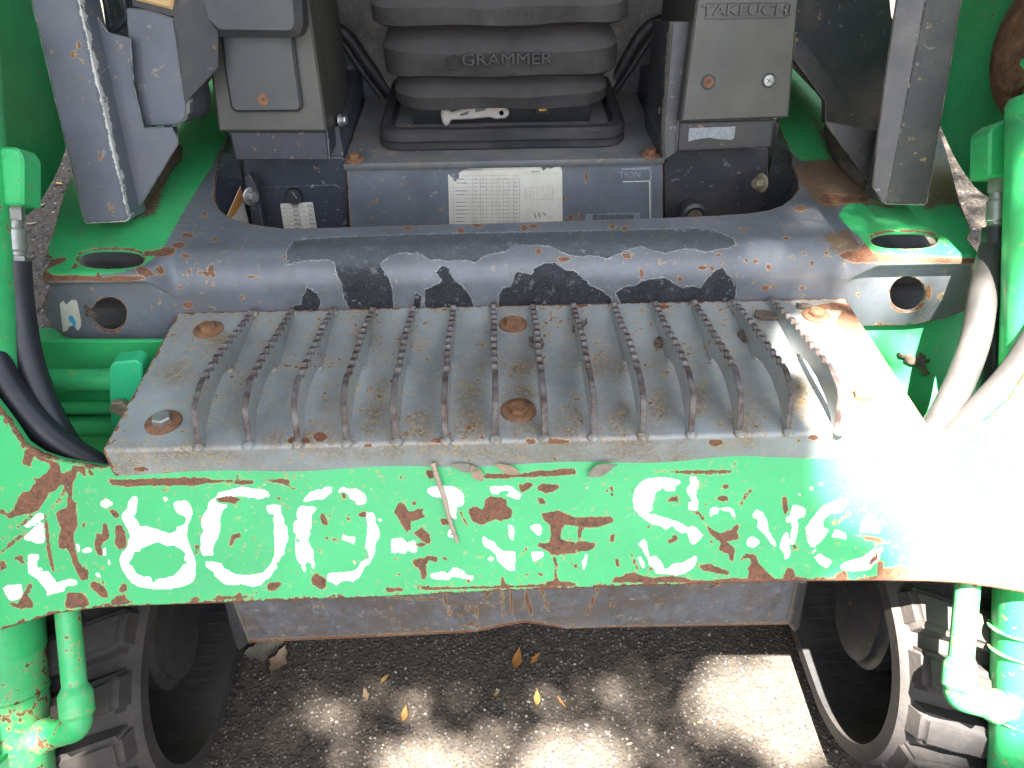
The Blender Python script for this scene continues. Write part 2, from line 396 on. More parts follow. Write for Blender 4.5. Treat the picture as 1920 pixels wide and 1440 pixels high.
# ------------------------------------------------------------ marks traced from the painted cross member
def TT(i, s): return [pts(q, (0, 360, 720, 1080, 1400)[i], 840, 4.8) for q in s.split('|')]
WHITE = TT(0, '250,960 300,950 350,960 350,990 330,1030 335,1080 380,1075 380,1095 330,1120 430,1105 470,1160 500,1190 510,1215 560,1195 640,1178 690,1195 705,1225 650,1240 590,1245 580,1290 500,1305 430,1330 410,1320 430,1290 370,1230 340,1180 300,1160 255,1130 250,1060 255,990'
 '|215,700 330,595 370,580 395,600 395,640 300,690 230,720|300,720 380,665 400,700 405,820 390,860 310,855 280,830 240,840 212,810'
 '|25,1260 60,1235 190,1225 200,1240 205,1330 190,1345 130,1375 75,1370'
 '|1190,435 1215,428 1240,445 1235,500 1220,590 1190,640 1215,630 1240,660 1255,700 1350,708 1440,740 1530,770 1590,745 1590,710 1640,700 1680,640 1650,600 1600,595 1570,540 1560,490 1600,478 1680,472 1720,520 1735,580 1720,640 1695,680 1680,790 1710,880 1735,950 1750,980 1763,1060 1760,1150 1745,1190 1700,1230 1620,1255 1530,1272 1380,1270 1250,1250 1190,1220 1140,1160 1090,1080 1075,1010 1100,930 1140,900 1170,800 1160,750 1100,650 1095,600 1150,530 1155,480'
 '|680,870 710,865 720,930 700,940|735,920 790,888 830,910 830,930 790,945 740,945|925,895 950,895 960,980 930,985|855,1130 880,1120 910,1150 900,1168 860,1150') + TT(1,
 '205,440 240,400 320,385 400,355 470,345 530,365 600,368 680,380 705,440 670,445 655,400 650,450 600,465 560,445 510,450 480,430 430,435 350,440 225,455 210,480 240,500 310,505 325,525 285,550 255,620 255,740 225,820 190,890 190,965 100,970 78,940 75,810 105,735 78,700 90,620 140,550 150,490'
 '|670,515 740,505 800,515 805,590 830,640 830,700 860,710 865,840 840,870 830,960 795,980 790,1010 760,1030 770,1080 740,1100 700,1170 650,1195 620,1230 545,1255 450,1225 310,1235 210,1160 190,1110 130,1070 120,1025 180,1018 250,1040 275,1035 280,1075 330,1105 400,1140 530,1145 640,1120 680,1085 720,1020 745,960 740,820 735,640 740,590 690,590 670,555'
 '|995,470 1060,400 1110,375 1160,375 1210,345 1265,355 1260,400 1220,430 1190,460 1100,465 1010,487|1310,390 1360,345 1390,365 1480,365 1550,410 1575,450 1570,490 1520,518 1480,510 1460,470 1420,460 1400,410 1350,395 1330,415'
 '|950,550 980,520 1080,525 1135,540 1080,600 1075,650 1080,720 1050,750 1070,765 1040,820 1060,870 1095,930 1095,1010 1110,1060 1095,1090 1070,1080 1075,1045 1040,1020 1020,1050 1030,1100 1010,1118 990,1090 985,1050 940,1010 935,960 925,830 935,770 915,765 910,690 930,655 955,655 940,600'
 '|1570,585 1630,575 1650,620 1645,670 1690,730 1690,790 1650,870 1650,930 1620,1000 1590,1050 1560,1060 1540,1100 1510,1160 1450,1210 1400,1190 1350,1195 1300,1240 1260,1210 1215,1200 1215,1140 1240,1120 1370,1120 1470,1100 1530,1020 1590,985 1610,1000 1560,900 1580,700 1570,640') + TT(2,
 '390,370 430,350 560,340 640,350 700,390 720,430 722,490 700,522 655,535 660,580 640,600 660,630 640,642 590,610 585,560 560,520 580,490 550,450 530,470 510,440 480,450 390,410|580,740 600,715 650,740 640,800 610,812 575,790'
 '|62,840 75,818 160,805 210,850 300,825 300,850 260,860 300,885 295,935 265,952 240,935 235,915 215,915 195,950 150,945 120,935 100,950 65,940'
 '|415,1150 430,1125 490,1125 530,1100 560,1135 590,1120 620,1070 660,1080 720,1110 740,1145 810,1150 800,1185 770,1195 740,1175 690,1170 620,1155 580,1190 540,1190 525,1180 480,1188 420,1170'
 '|955,348 1100,338 1160,350 1180,375 1235,410 1215,465 1160,450 1095,425 1140,400 1120,385 1090,380 1040,395 1030,420 975,415 955,385|1120,690 1160,700 1175,760 1165,830 1130,825 1120,760'
 '|880,800 915,790 925,820 1000,845 1015,885 1060,920 1110,935 1170,925 1185,950 1180,1100 1140,1110 1080,1080 1020,1010 1000,950 950,910 900,880 885,840|1320,700 1350,685 1415,690 1420,785 1380,785 1320,730|1325,935 1430,930 1440,970 1390,1010 1335,1020|1155,640 1175,628 1188,650 1165,662') + TT(3,
 '575,310 640,275 735,265 775,370 720,400 700,460 690,510 690,560 650,575 655,600 720,590 740,610 860,640 960,680 1010,720 1040,700 1090,720 1120,760 1150,775 1120,820 1060,875 1030,860 1000,750 960,770 900,740 860,690 840,720 800,735 760,700 690,690 640,660 600,620 570,625 565,585 520,545 512,440 530,370'
 '|745,262 850,268 940,290 945,315 895,350 890,390 800,388 770,330|1020,265 1050,248 1085,265 1105,300 1105,370 1080,380 1095,415 1060,440 1100,460 1098,555 1060,568 1010,550 1012,490 1060,480 1030,450 1000,400 995,350 1030,330'
 '|560,860 615,812 640,860 665,990 710,960 780,1040 785,1075 720,1060 820,1090 880,1040 960,1030 1075,968 1095,1000 1060,1080 980,1130 900,1150 780,1130 710,1125 700,1070 650,1060 660,1030 600,920|555,985 585,970 620,1040 615,1085 585,1070'
 '|1210,545 1240,528 1285,535 1285,590 1240,595 1220,620 1200,610|1300,540 1370,530 1410,545 1440,610 1430,630 1405,620 1390,580 1350,570 1300,560'
 '|1590,590 1620,560 1680,575 1700,620 1728,680 1728,790 1690,760 1640,720 1625,690 1660,630 1600,625|1550,810 1590,795 1640,820 1660,850 1600,905 1535,880|95,945 108,955 100,1020 80,1105 60,1090 55,1020') + TT(4,
 '50,600 90,558 145,580 180,640 190,730 230,800 270,865 255,885 220,860 180,800 130,750 90,700 110,640 60,630|350,670 355,630 385,610 415,515 460,515 520,540 535,580 520,620 450,640 465,690 455,780 430,870 400,870 395,760 410,720 395,660 360,680|345,755 380,760 385,880 395,940 370,1000 340,1000 335,950 290,890'
 '|530,720 570,660 600,620 640,570 700,510 820,480 900,460 930,475 900,520 850,580 740,600 700,640 680,720 725,720 740,745 710,790 660,850 610,890 575,895 545,830|755,800 800,730 900,770 890,825 830,810|580,950 620,895 620,930 590,960|610,990 660,940 695,980 760,1000 765,1030 720,1085 660,1050|1010,760 1060,620 1100,585 1150,620 1200,680 1200,770|850,1050 900,1020 1050,980 1150,900 1200,900 1200,1000 1100,1100 940,1110 880,1100 850,1090')
WHITE_H = TT(0, '1205,930 1255,935 1270,905 1420,843 1500,880 1560,875 1640,920 1675,955 1650,1000 1690,1030 1640,1060 1610,1110 1560,1150 1480,1170 1405,1185 1390,1215 1360,1200 1370,1175 1330,1150 1300,1165 1230,1130 1190,1060 1145,1045 1190,990|390,640 400,655 200,760 205,745') + TT(1, '955,770 975,780 965,870 950,840|975,940 995,950 990,985 975,970|740,262 750,262 780,380 772,380')
CREAM = TT(0, '905,490 950,455 1020,490 1010,520 950,545 905,520|1465,445 1495,435 1510,460 1490,490 1470,485|915,745 975,740 975,780 915,775|970,1000 995,1000 995,1060 975,1050') + TT(1, '1350,780 1380,775 1400,795 1470,800 1475,840 1455,865 1350,825|1670,640 1710,635 1705,665 1680,665|1445,1020 1480,1010 1485,1045 1460,1055|475,725 505,725 500,750 485,752|1605,360 1630,365 1615,380|630,325 670,325 655,340') + TT(2, '930,985 970,970 990,1000 960,1025 930,1010|615,255 650,255 640,275') + TT(4, '565,350 595,350 600,380 575,385') + [blob(u, v, 3, 3) for u, v in ((470, 1090), (1500, 928), (1100, 915), (1620, 1080))]
RUSTB = TT(0, '400,95 540,145 545,220 580,230 640,195 650,160 770,165 765,260 740,240 700,190 680,260 650,330 650,470 690,500 680,570 695,650 690,720 660,760 670,850 680,930 700,1000 740,1070 800,1100 795,1180 740,1200 690,1120 640,980 600,900 560,915 525,890 530,790 550,720 520,650 510,580 550,550 600,540 610,440 600,340 540,330 500,390 430,400 420,450 380,510 350,550 310,580 200,600 80,640 55,600 120,560 160,460 200,405 260,385 330,300 300,275 360,265 420,220 460,170 440,130 350,110 300,50 295,0 350,50'
 '|620,290 640,330 480,540 400,650 385,630 520,470|400,640 420,640 440,800 490,1100 465,1110 420,900|280,600 300,620 160,730 140,720|260,730 200,800 0,960 0,930 150,800|0,545 50,560 45,600 0,600|0,1030 50,1020 55,1070 30,1100 0,1110|270,1210 290,1250 250,1330 300,1400 300,1440 150,1440 85,1400 100,1385 150,1400 190,1360 230,1280|600,1300 720,1300 770,1340 800,1400 760,1440 590,1440|805,1230 840,1200 930,1240 975,1310 970,1350 920,1340 860,1290'
 '|1000,1370 1060,1330 1110,1320 1160,1375 1200,1380 1200,1400 980,1420|1080,1250 1110,1210 1145,1230 1140,1280 1100,1320 1080,1290|990,550 1060,580 1080,610 1040,635 1000,600|1040,700 1100,690 1120,740 1140,890 1080,915 1035,870|925,680 960,680 990,790 980,820 930,840 915,870 920,980 870,950 850,860 870,770 920,780|220,20 300,0 300,80 270,165 205,145|980,285 1728,265 1728,335 1150,345 1010,335|735,690 760,670 775,700 750,730|800,180 850,240 820,260 790,230|130,980 200,965 220,1040 190,1050 180,1010 140,1005') + TT(1,
 '0,265 100,270 240,290 550,290 550,325 440,330 330,310 200,310 60,330 0,345|650,290 800,275 890,290 860,340 780,310 680,305|225,450 300,440 400,440 440,460 380,500 340,490 230,485|360,780 430,760 440,800 380,820 350,900 335,890|670,1240 720,1205 800,1210 800,1240 740,1280 680,1285|1070,1180 1110,1130 1210,1180 1210,1240 1170,1280 1090,1230|30,880 70,875 50,960 25,950|0,1340 60,1340 70,1380 0,1385|160,1375 240,1330 400,1330 430,1290 450,1330 540,1330 550,1350 0,1385|1150,600 1190,590 1225,690 1170,690'
 '|1500,590 1565,570 1560,620 1500,620|1200,800 1235,790 1220,825|1260,820 1325,830 1320,850 1265,845|1130,910 1180,940 1170,950|1550,935 1590,980 1560,960|1350,400 1375,395 1385,450 1350,455|1390,620 1420,620 1415,660|770,440 800,440 795,470 770,460|840,300 900,370 940,375 860,350|560,1290 600,1300 580,1315') + TT(2,
 '85,570 145,475 200,530 230,570 270,570 300,545 350,550 350,600 375,615 310,650 240,660 245,720 205,780 190,730 150,660|275,770 330,710 420,790 415,850 350,890 250,855 370,850|265,1010 330,985 340,1000 400,970 480,980 475,1030 400,1010 380,1060 385,1120 370,1180 330,1175 335,1100 270,1050|525,985 570,990 570,1025 530,1005|765,540 830,530 890,555 920,460 965,430 1100,455 1110,520 1150,550 1150,630 1060,655 1000,640 880,690 800,660 770,620'
 '|1215,320 1240,340 1280,310 1335,305 1335,350 1290,370 1250,405 1220,370|1375,350 1430,320 1580,330 1560,370 1520,390 1460,405 1390,380|890,260 930,230 1200,235 1400,205 1728,180 1728,235 1500,255 1180,265 910,275|375,200 450,200 450,280 400,280|500,640 540,628 585,660 570,695 520,690|680,570 700,590 755,690 740,700|1420,590 1560,560 1640,600 1728,620 1728,700 1620,690 1590,740 1590,810 1640,840 1728,845 1728,945 1600,950 1560,970 1510,950 1440,910 1385,880 1390,860 1490,850 1500,770 1500,700 1430,640'
 '|1520,970 1560,990 1560,1110 1545,1140 1580,1200 1728,1210 1728,1240 1100,1265 600,1270 340,1280 340,1250 410,1235 410,1255 500,1255 540,1245 640,1250 1050,1240 1060,1160 1080,1165 1085,1220 1160,1240 1450,1225 1480,1200 1540,1190 1530,1130 1540,1060 1515,1000|1380,450 1430,450 1470,520 1400,500|1620,1000 1728,1060 1728,1080 1690,1060|0,1290 30,1245 80,1270 160,1260 170,1285 0,1300|260,480 295,490 285,515 260,510|1250,1130 1300,1140 1270,1170|1390,1120 1430,1120 1420,1150 1390,1140|1215,970 1290,890 1240,970|785,820 810,820 800,832|745,1180 770,1190 755,1230') + TT(3,
 '0,625 320,620 340,660 290,685 180,715 0,705|0,845 100,840 165,860 170,890 120,930 0,935|20,720 60,720 50,800 30,850 15,800|305,340 325,340 340,440 310,440|270,375 295,380 285,400|305,790 345,780 340,850 310,840|355,990 390,985 385,1070 355,1065|500,940 560,1100 540,1080 490,960|1020,575 1100,570 1150,630 1150,670 1220,730 1300,770 1350,750 1400,740 1440,690 1470,710 1450,750 1465,820 1360,840 1430,910 1415,1020 1390,1010 1370,950 1290,920 1300,850 1220,790 1170,690 1130,650 1110,600'
 '|1470,1020 1520,950 1610,960 1640,1030 1728,1150 1728,1215 330,1210 345,1170 430,1150 450,1130 520,1120 600,1150 700,1170 860,1150 960,1160 1050,1195 1250,1190 1400,1170 1550,1180 1570,1130 1540,1080 1600,1020 1540,990|1120,1060 1200,1040 1290,1080 1375,1110 1370,1145 1280,1130 1200,1110 1130,1100|1200,830 1240,830 1230,870|1180,890 1215,890 1200,915|850,780 920,790 910,825 860,860 825,860 830,830 870,820|820,460 910,430 925,500 880,480 830,480|1260,435 1370,430 1370,470 1320,480 1260,460|1325,330 1385,335 1350,375 1320,360'
 '|1480,500 1500,450 1560,380 1590,385 1530,440 1500,510|700,470 730,480 710,490|640,700 670,705 650,725|630,425 650,430 640,445|0,1050 50,1110 0,1080|700,205 1410,200 1400,225 1150,235 900,225|640,1080 700,1080 680,1100') + TT(4,
 '325,440 350,430 375,560 345,610 325,560|820,670 880,600 920,570 930,600 860,640|770,680 800,645 795,680|980,790 1150,800 1220,830 1210,860 1100,825|805,130 980,90 1140,110 1130,140 1000,155 850,165|20,1100 60,960 100,1020 180,1120 240,1170 330,1180 360,1080 420,1080 430,1160 480,1160 500,1190 630,1180 660,1195 790,1190 800,1150 880,1100 905,1130 900,1180 1050,1190 1130,1150 1170,1150 1180,1030 1230,1020 1230,1100 1400,1050 1440,1080 1600,1120 1728,1130 1900,1160 2200,1190 2496,1200 2496,1300 1728,1215 0,1215'
 '|1090,1060 1120,1000 1180,930 1180,1000 1130,1030|1120,450 1150,435 1140,460|1210,640 1260,690 1220,670|240,700 265,705 255,720|1400,40 1640,8 1600,35 1400,60')
TAPE = [pts('210,170 480,150 1100,125 1836,110 3436,75 3536,105 3656,160 3666,205 3606,230 3536,240 3426,262 3366,240 3276,235 3236,240 3126,268 3036,255 2926,215 2816,245 2716,290 2666,310 2536,287 2476,297 2376,286 2306,258 2216,213 2116,203 2046,213 1986,208 1920,230 1836,262 1700,290 1640,345 1560,325 1400,330 1340,315 1280,330 1230,290 1150,270 1050,265 950,300 890,350 900,390 950,450 985,560 995,710 650,715 600,600 580,500 550,430 530,340 480,320 330,325 150,360 160,250', 500, 410, 4.174)] + [pts(q, 500, 410, 4.174) for q in
 ('205,730 205,680 270,670 280,610 320,540 400,590 425,640 395,730', '1150,710 1150,590 1180,580 1215,610 1200,710', '1240,710 1235,560 1320,520 1380,490 1320,420 1380,360 1430,400 1440,440 1480,480 1560,560 1610,640 1625,700')] + [pts(q, 940, 410, 4.174) for q in
 ('-20,700 -20,600 10,545 70,530 120,410 190,425 240,440 260,390 340,345 430,350 500,400 570,410 640,460 690,520 780,560 860,620 865,665', '895,585 960,535 1050,520 1110,480 1200,470 1290,465 1340,500 1420,540 1500,530 1560,540 1610,470 1680,400 1740,380 1760,430 1820,470 1845,500 1830,630 1800,665 940,670')]
WORN = [[(520, 425), (1390, 410), (1390, 480), (1000, 485), (700, 500), (520, 500)]]

# ------------------------------------------------------------ materials
MR = dict(rust=True)
M_beam = paint('scratched_green_paint_white_numbers', GREEN, .38, chips=.13, chipscale=75, dirt=.10, rust=True, white=2, edge=.008, specks=.0, scr=.3, var=.09)
M_green = paint('green_paint', GREEN, .36, chips=.14, chipscale=55, dirt=.42, dirtcol=(.08, .17, .09), var=.14, specks=.02)
M_greenold = paint('faded_green_paint', GREEN, .42, chips=.75, chipscale=60, dirt=.45, dirtcol=(.45, .36, .22), fade=.35, specks=.1)
M_teal = paint('teal_green_paint', (.02, .40, .17), .45, chips=.04, dirt=.1, var=.06, specks=0, scr=.2)
M_step = paint('worn_grey_step_paint', (.255, .280, .282), .36, chips=.40, chipscale=90, dirt=.16, dirtcol=(.20, .18, .13), washes=.4, zone=True, rust=True, edge=.006, specks=.02, scr=.6, fade=.25)
M_deck = paint('grey_deck_paint', (.132, .142, .162), .38, chips=.14, chipscale=60, dirt=.45, dirtcol=(.15, .125, .10), regions=(('green', GREEN, 1.), ('brown', (.17, .105, .065), 3.5)), rust=True, tape=True, edge=.0045, specks=.05, scr=.2)
M_grey = paint('blue_grey_paint', (.085, .092, .115), .42, chips=.12, chipscale=50, dirt=.25, wear=.0035, specks=.25, scr=.45)
M_greyd = paint('dark_grey_paint', (.036, .037, .042), .45, chips=.05, chipscale=50, dirt=.42, dirtcol=(.13, .11, .09), wear=.0028, wearcol=(.32, .30, .25), specks=.25, scr=.45)
M_greyfr = paint('worn_dark_grey_post_paint', (.040, .040, .042), .42, chips=.08, chipscale=50, dirt=.35, dirtcol=(.16, .13, .10), wear=.004, wearcol=(.36, .33, .26), specks=.22, scr=.45)
M_post = paint('left_post_paint', (.095, .103, .128), .42, chips=.12, chipscale=50, dirt=.25, wear=.0035, specks=.25, scr=.45, rust=True)
M_navy = paint('navy_grey_paint', (.036, .041, .055), .45, chips=.03, dirt=.4, dirtcol=(.11, .095, .08), specks=.5, scr=.5, wear=.0015)
M_panel = paint('seat_panel_paint', (.125, .138, .160), .40, chips=.14, chipscale=45, dirt=.35, specks=.06, scr=.9, rust=True, edge=.004)
M_seatdeck = paint('dusty_seat_deck_paint', (.10, .105, .115), .55, chips=.2, chipscale=30, dirt=.9, dirtcol=(.20, .165, .12), specks=.08, scr=.4, edge=.003)
M_belly = paint('scuffed_belly_plate_paint', (.13, .138, .155), .5, chips=.3, chipscale=34, dirt=.95, dirtcol=(.15, .12, .10), rust=True, edge=.005, specks=.3, scr=.9, washes=.3, grime=.85)
M_cover = simple('grey_plastic_cover', (.046, .046, .038), (.036, .036, .031), .5, 14, bump=.12, dust=.4, dustcol=(.12, .11, .085), specks=.02, bscale=900)
M_coverd = simple('dark_plastic_cover', (.036, .038, .041), (.027, .029, .032), .45, 14, bump=.12, dust=.3, dustcol=(.11, .10, .09), specks=.05, bscale=900)
M_bellow = simple('dusty_bellows_rubber', (.018, .016, .017), (.009, .009, .009), .7, 30, bump=.35, settled=.5, dust=.35, dustcol=(.098, .086, .082), specks=.04)
M_rubber = simple('black_rubber', (.022, .022, .026), (.012, .012, .014), .55, 40, bump=.15, dust=.35, dustcol=(.10, .09, .085))
M_hose = simple('hose_rubber', (.016, .017, .024), (.011, .011, .015), .42, 30, bump=.12, dust=.4, dustcol=(.05, .05, .056), specks=.03)
M_hose_lit = simple('sunlit_hose_rubber', (.07, .065, .062), (.042, .040, .039), .5, 30, bump=.15, dust=.5, dustcol=(.12, .11, .10), specks=.03)  # paler copy of the hose rubber: sunlight put into its colour, plus dust
M_track = simple('track_rubber', (.028, .026, .027), (.014, .013, .014), .8, 22, bump=.9, dust=1., dustcol=(.062, .050, .041), specks=.06, bscale=150)
M_steel = simple('zinc_steel', (.46, .46, .45), (.28, .27, .25), .42, 50, .75, .2, dust=.3)
M_rust = simple('rusty_steel', (.20, .085, .045), (.085, .042, .030), .85, 160, bump=1., dust=.8, dustcol=(.36, .19, .085), bscale=420)
M_tooth = simple('worn_bar_edge', (.085, .052, .042), (.040, .027, .024), .42, 160, .25, .5, dust=.5, dustcol=(.34, .34, .34), bscale=500)
M_olive = simple('yellow_zinc_bolt', (.30, .27, .18), (.18, .15, .10), .6, 60, .4, .3)
M_white = simple('white_sticker', (.68, .65, .57), (.56, .52, .43), .5, 40, bump=.1, dust=.3, dustcol=(.45, .42, .38))
M_lever = simple('bone_plastic', (.52, .47, .42), (.40, .35, .31), .5, 50, bump=.3, dust=.5, dustcol=(.25, .2, .16))
M_orange = simple('orange_sticker', (.55, .24, .07), (.45, .19, .06), .5, 40, bump=.1)
M_ink = simple('black_ink', (.03, .03, .035), None, .6)
M_faint = simple('pale_print', (.30, .31, .33), (.17, .18, .2), .6, 200)
M_yellow = simple('yellow_plastic', (.75, .52, .04), (.6, .4, .03), .5)
M_black = simple('black_plastic', (.02, .02, .022), None, .5, bump=.1)
M_bark = simple('bark', (.16, .12, .09), (.06, .045, .035), .9, 300, bump=1., bscale=300)
M_blue = simple('blue_print', (.10, .45, .75), None, .5)

LOADER = thing('track_loader', 'rusty green and grey track loader with serrated entry step and white hand painted numbers', 'track loader')
L = LOADER

# ------------------------------------------------------------ entry step
def sheet(name, P, N, th, smooth=40):
    """thick sheet from a grid of points P[i,j] with outward normals N"""
    a, b = P.shape[:2]; top = P.reshape(-1, 3); bot = (P-N*th).reshape(-1, 3); n = a*b; F_ = []
    ix = lambda i, j: i*b+j
    for i in range(a-1):
        for j in range(b-1):
            F_.append((ix(i, j), ix(i+1, j), ix(i+1, j+1), ix(i, j+1)))
            F_.append((n+ix(i, j), n+ix(i, j+1), n+ix(i+1, j+1), n+ix(i+1, j)))
    for i in range(a-1):
        F_.append((ix(i, 0), n+ix(i, 0), n+ix(i+1, 0), ix(i+1, 0))); F_.append((ix(i, b-1), ix(i+1, b-1), n+ix(i+1, b-1), n+ix(i, b-1)))
    for j in range(b-1):
        F_.append((ix(0, j), ix(0, j+1), n+ix(0, j+1), n+ix(0, j))); F_.append((ix(a-1, j), n+ix(a-1, j), n+ix(a-1, j+1), ix(a-1, j+1)))
    me = mesh(name, np.concatenate([top, bot]), F_, smooth); return me
def build_step():
    HW = .4625; xs = np.linspace(-HW, HW, 330); Rb = .005
    prof = [(y, .70) for y in np.linspace(.271, Rb, 88)]
    prof += [(Rb-Rb*math.sin(t), .70-Rb+Rb*math.cos(t)) for t in np.linspace(.2, math.pi/2-.1, 5)]
    prof += [(0, z) for z in np.linspace(.70-Rb, .6535, 14)]
    prof = np.array(prof); nb = len(prof)
    T = np.gradient(prof, axis=0); T /= np.linalg.norm(T, axis=1)[:, None]; Nn = np.stack([T[:, 1], -T[:, 0]], 1)
    P = np.zeros((len(xs), nb, 3)); N_ = np.zeros_like(P)
    P[..., 0] = xs[:, None]; P[..., 1] = prof[None, :, 0]; P[..., 2] = prof[None, :, 1]; N_[..., 1] = Nn[None, :, 0]; N_[..., 2] = Nn[None, :, 1]
    # lip: rounded lower corners and a bruised, wavy lower edge
    e = np.clip((np.abs(xs)-(HW-.014))/.014, 0, 1); cut = .014*(1-np.sqrt(1-e**2))
    wav = .0012*np.sin(xs*23+1)+.002*np.exp(-((xs-.24)/.05)**2)-.0015*np.exp(-((xs+.1)/.09)**2)
    low = np.clip((.70-P[..., 2])/.043, 0, 1); P[..., 2] += low*(cut-wav)[:, None]
    P[..., 1] += low**2*(.0012*np.sin(xs*31)+.002*np.exp(-((xs-.25)/.04)**2))[:, None]
    P[..., 2] += (.0007*np.sin(xs*40+2)*np.exp(-((P[..., 1]-.13)/.08)**2).T).T if False else 0
    me = sheet('step', P, N_, .0045)
    d = np.minimum(HW-np.abs(P[..., 0]), np.minimum(np.arange(nb)[::-1][None]*.003, np.arange(nb)[None]*.003)).reshape(-1)
    setattr_(me, 'ew', np.concatenate([d, d]))
    rs = [blob(u, v, a, b) for u, v, a, b in ((1560, 575, 40, 7), (1590, 600, 22, 22), (1610, 640, 14, 26), (470, 596, 10, 5), (545, 592, 9, 4), (700, 590, 10, 5), (1085, 572, 22, 4), (1240, 575, 20, 4), (560, 826, 26, 6), (600, 820, 14, 9), (830, 826, 24, 5), (1045, 828, 22, 4), (995, 828, 9, 5), (1155, 800, 3, 6), (1340, 830, 16, 6), (1525, 820, 10, 5), (690, 835, 9, 4), (215, 890, 12, 4), (265, 880, 16, 4), (320, 888, 10, 3))]
    zs = [blob(u, v, a, b) for u, v, a, b in ((520, 825, 22, 10), (600, 815, 26, 14), (700, 790, 18, 34), (715, 745, 12, 20), (790, 800, 20, 26), (880, 795, 22, 40), (870, 745, 12, 24), (975, 800, 26, 18), (980, 740, 30, 14), (1065, 800, 14, 20), (1165, 795, 14, 34), (1240, 780, 16, 44), (1310, 760, 10, 28), (1400, 780, 14, 44), (1395, 740, 10, 20), (1150, 830, 120, 5), (700, 835, 160, 5), (350, 850, 120, 7), (1150, 690, 34, 8), (960, 690, 50, 8), (1640, 620, 34, 30), (1560, 580, 60, 10), (420, 640, 34, 14), (330, 700, 30, 14), (680, 630, 14, 10), (900, 850, 300, 5), (1250, 860, 60, 10), (230, 870, 30, 12), (1500, 740, 14, 30))]
    mark(me, rust=rs, zone=zs)
    return add('step', me, M_step, L)
step = build_step()
def rib_profile():
    fr = [(.003, 0), (.006, .010), (.0185, .040), (.022, .0425), (.036, .047), (.054, .0505)]
    top = []; n = 11; y0, y1 = .058, .254
    for i in range(n):
        a = y0+(y1-y0)*i/n; b = a+(y1-y0)/n*.52; c = a+(y1-y0)/n
        zf = lambda y: .0505-.040*((y-.05)/.205)**1.35
        top += [(a, zf(a)), (b-.002, zf(b)+.0004), (b, zf(b)-.0045), (c-.003, zf(c)-.0048)]
    back = [(.256, .012), (.262, .010), (.264, 0)]
    und = [(.225, 0), (.223, .0), (.150, .0), (.142, .0), (.139, .006), (.133, .009), (.128, .009), (.110, .016), (.075, .019), (.045, .015), (.020, .006), (.014, 0)]
    return fr+top+back+und
RP = rib_profile()
bars = []
for i in range(14):
    x0 = (i-6.5)*.055; bm = bmesh.new(); lean = random.uniform(-.0015, .0015); ys = random.uniform(-.0015, .0015)
    vs = [bm.verts.new((x0-.0035, y+ys, .70+z)) for y, z in RP]; f = bm.faces.new(vs)
    r = bmesh.ops.extrude_face_region(bm, geom=[f]); ev = [v for v in r['geom'] if isinstance(v, bmesh.types.BMVert)]
    bmesh.ops.translate(bm, verts=ev, vec=(.0070, 0, 0)); bmesh.ops.recalc_face_normals(bm, faces=bm.faces)
    bmesh.ops.bevel(bm, geom=[e for e in bm.edges if abs(e.calc_face_angle(0)) > .6 and abs((e.verts[0].co-e.verts[1].co).normalized().x) < .5], offset=.0007, segments=1, affect='EDGES')
    for v in bm.verts: v.co.x += lean*(v.co.z-.70)/.05+.0007*math.sin(v.co.y*40+i)
    me = bm_mesh('grip_bar', bm, 30); me.materials.append(M_step); me.materials.append(M_tooth)
    nn = np.empty(len(me.polygons)*3); me.polygons.foreach_get('normal', nn); nn = nn.reshape(-1, 3); cc = np.empty(len(me.polygons)*3); me.polygons.foreach_get('center', cc); cc = cc.reshape(-1, 3)
    me.polygons.foreach_set('material_index', ((np.abs(nn[:, 0]) < .8) & (cc[:, 2] > .7005) & ((nn[:, 2] > .1) | (cc[:, 1] < .03))).astype(np.int32))
    setattr_(me, 'ew', [.02]*len(me.vertices)); setattr_(me, 'rust', [-.01]*len(me.vertices)); setattr_(me, 'zone', [-.012]*len(me.vertices))
    add('grip_bar', me, None, step)
    for y, r_ in ((.002, .0062), (.140, .0045), (.263, .006)):
        w = bmesh.new(); bmesh.ops.create_icosphere(w, subdivisions=2, radius=r_)
        for v in w.verts:
            v.co = Vector((v.co.x*1.15, v.co.y*1.2, v.co.z*.62))*(1+random.uniform(-.1, .1)); v.co += Vector((x0+random.uniform(-.001, .001), y, .7005))
        me = bm_mesh('weld_bead', w, 80); setattr_(me, 'ew', [.02]*len(me.vertices)); setattr_(me, 'rust', [-.01]*len(me.vertices)); setattr_(me, 'zone', [0.]*len(me.vertices)); add('weld_bead', me, M_step, step)
def onstep(u, v): return bp(u, v, PZ(.7035))
for u, v, r, h, wr, bare in ((390, 615, .0105, .006, .0195, 0), (305, 789, .011, .008, .0205, 1), (962, 605, .0105, .006, .0185, 0), (972, 766, .0115, .004, .0205, 0), (1531, 588, .0105, .006, .0185, 0), (1617, 743, .0105, .006, .019, 0)):
    bolt(onstep(u, v)-np.array([0, 0, .0033]), (0, 0, 1), r, h, wr, M_steel if bare else M_rust, M_rust, step, rot=random.random())

# ------------------------------------------------------------ cross member of the loader arms
ps = PS(0)
top_edge = pts('-260,430 -120,560 -20,740 0,765 22,795 45,830 75,850 112,862 150,869 190,875 215,868 320,850 1600,800 1740,800 1800,812 1850,795 1895,750 1925,700 2020,540 2160,420')
bot_edge = pts('2180,1230 2000,1135 1920,1112 1860,1102 1800,1094 1740,1091 1640,1090 1490,1091 1200,1099 1100,1103 960,1108 700,1121 400,1132 250,1137 180,1141 100,1152 0,1182 -120,1215 -280,1290')
beam = plate('cross_beam', top_edge+bot_edge, ps, .012, M_beam, L, res=.0028, ch=.002,
             marks=dict(white=(WHITE, WHITE_H), cream=CREAM, rust=RUSTB))
mark(beam.data, )

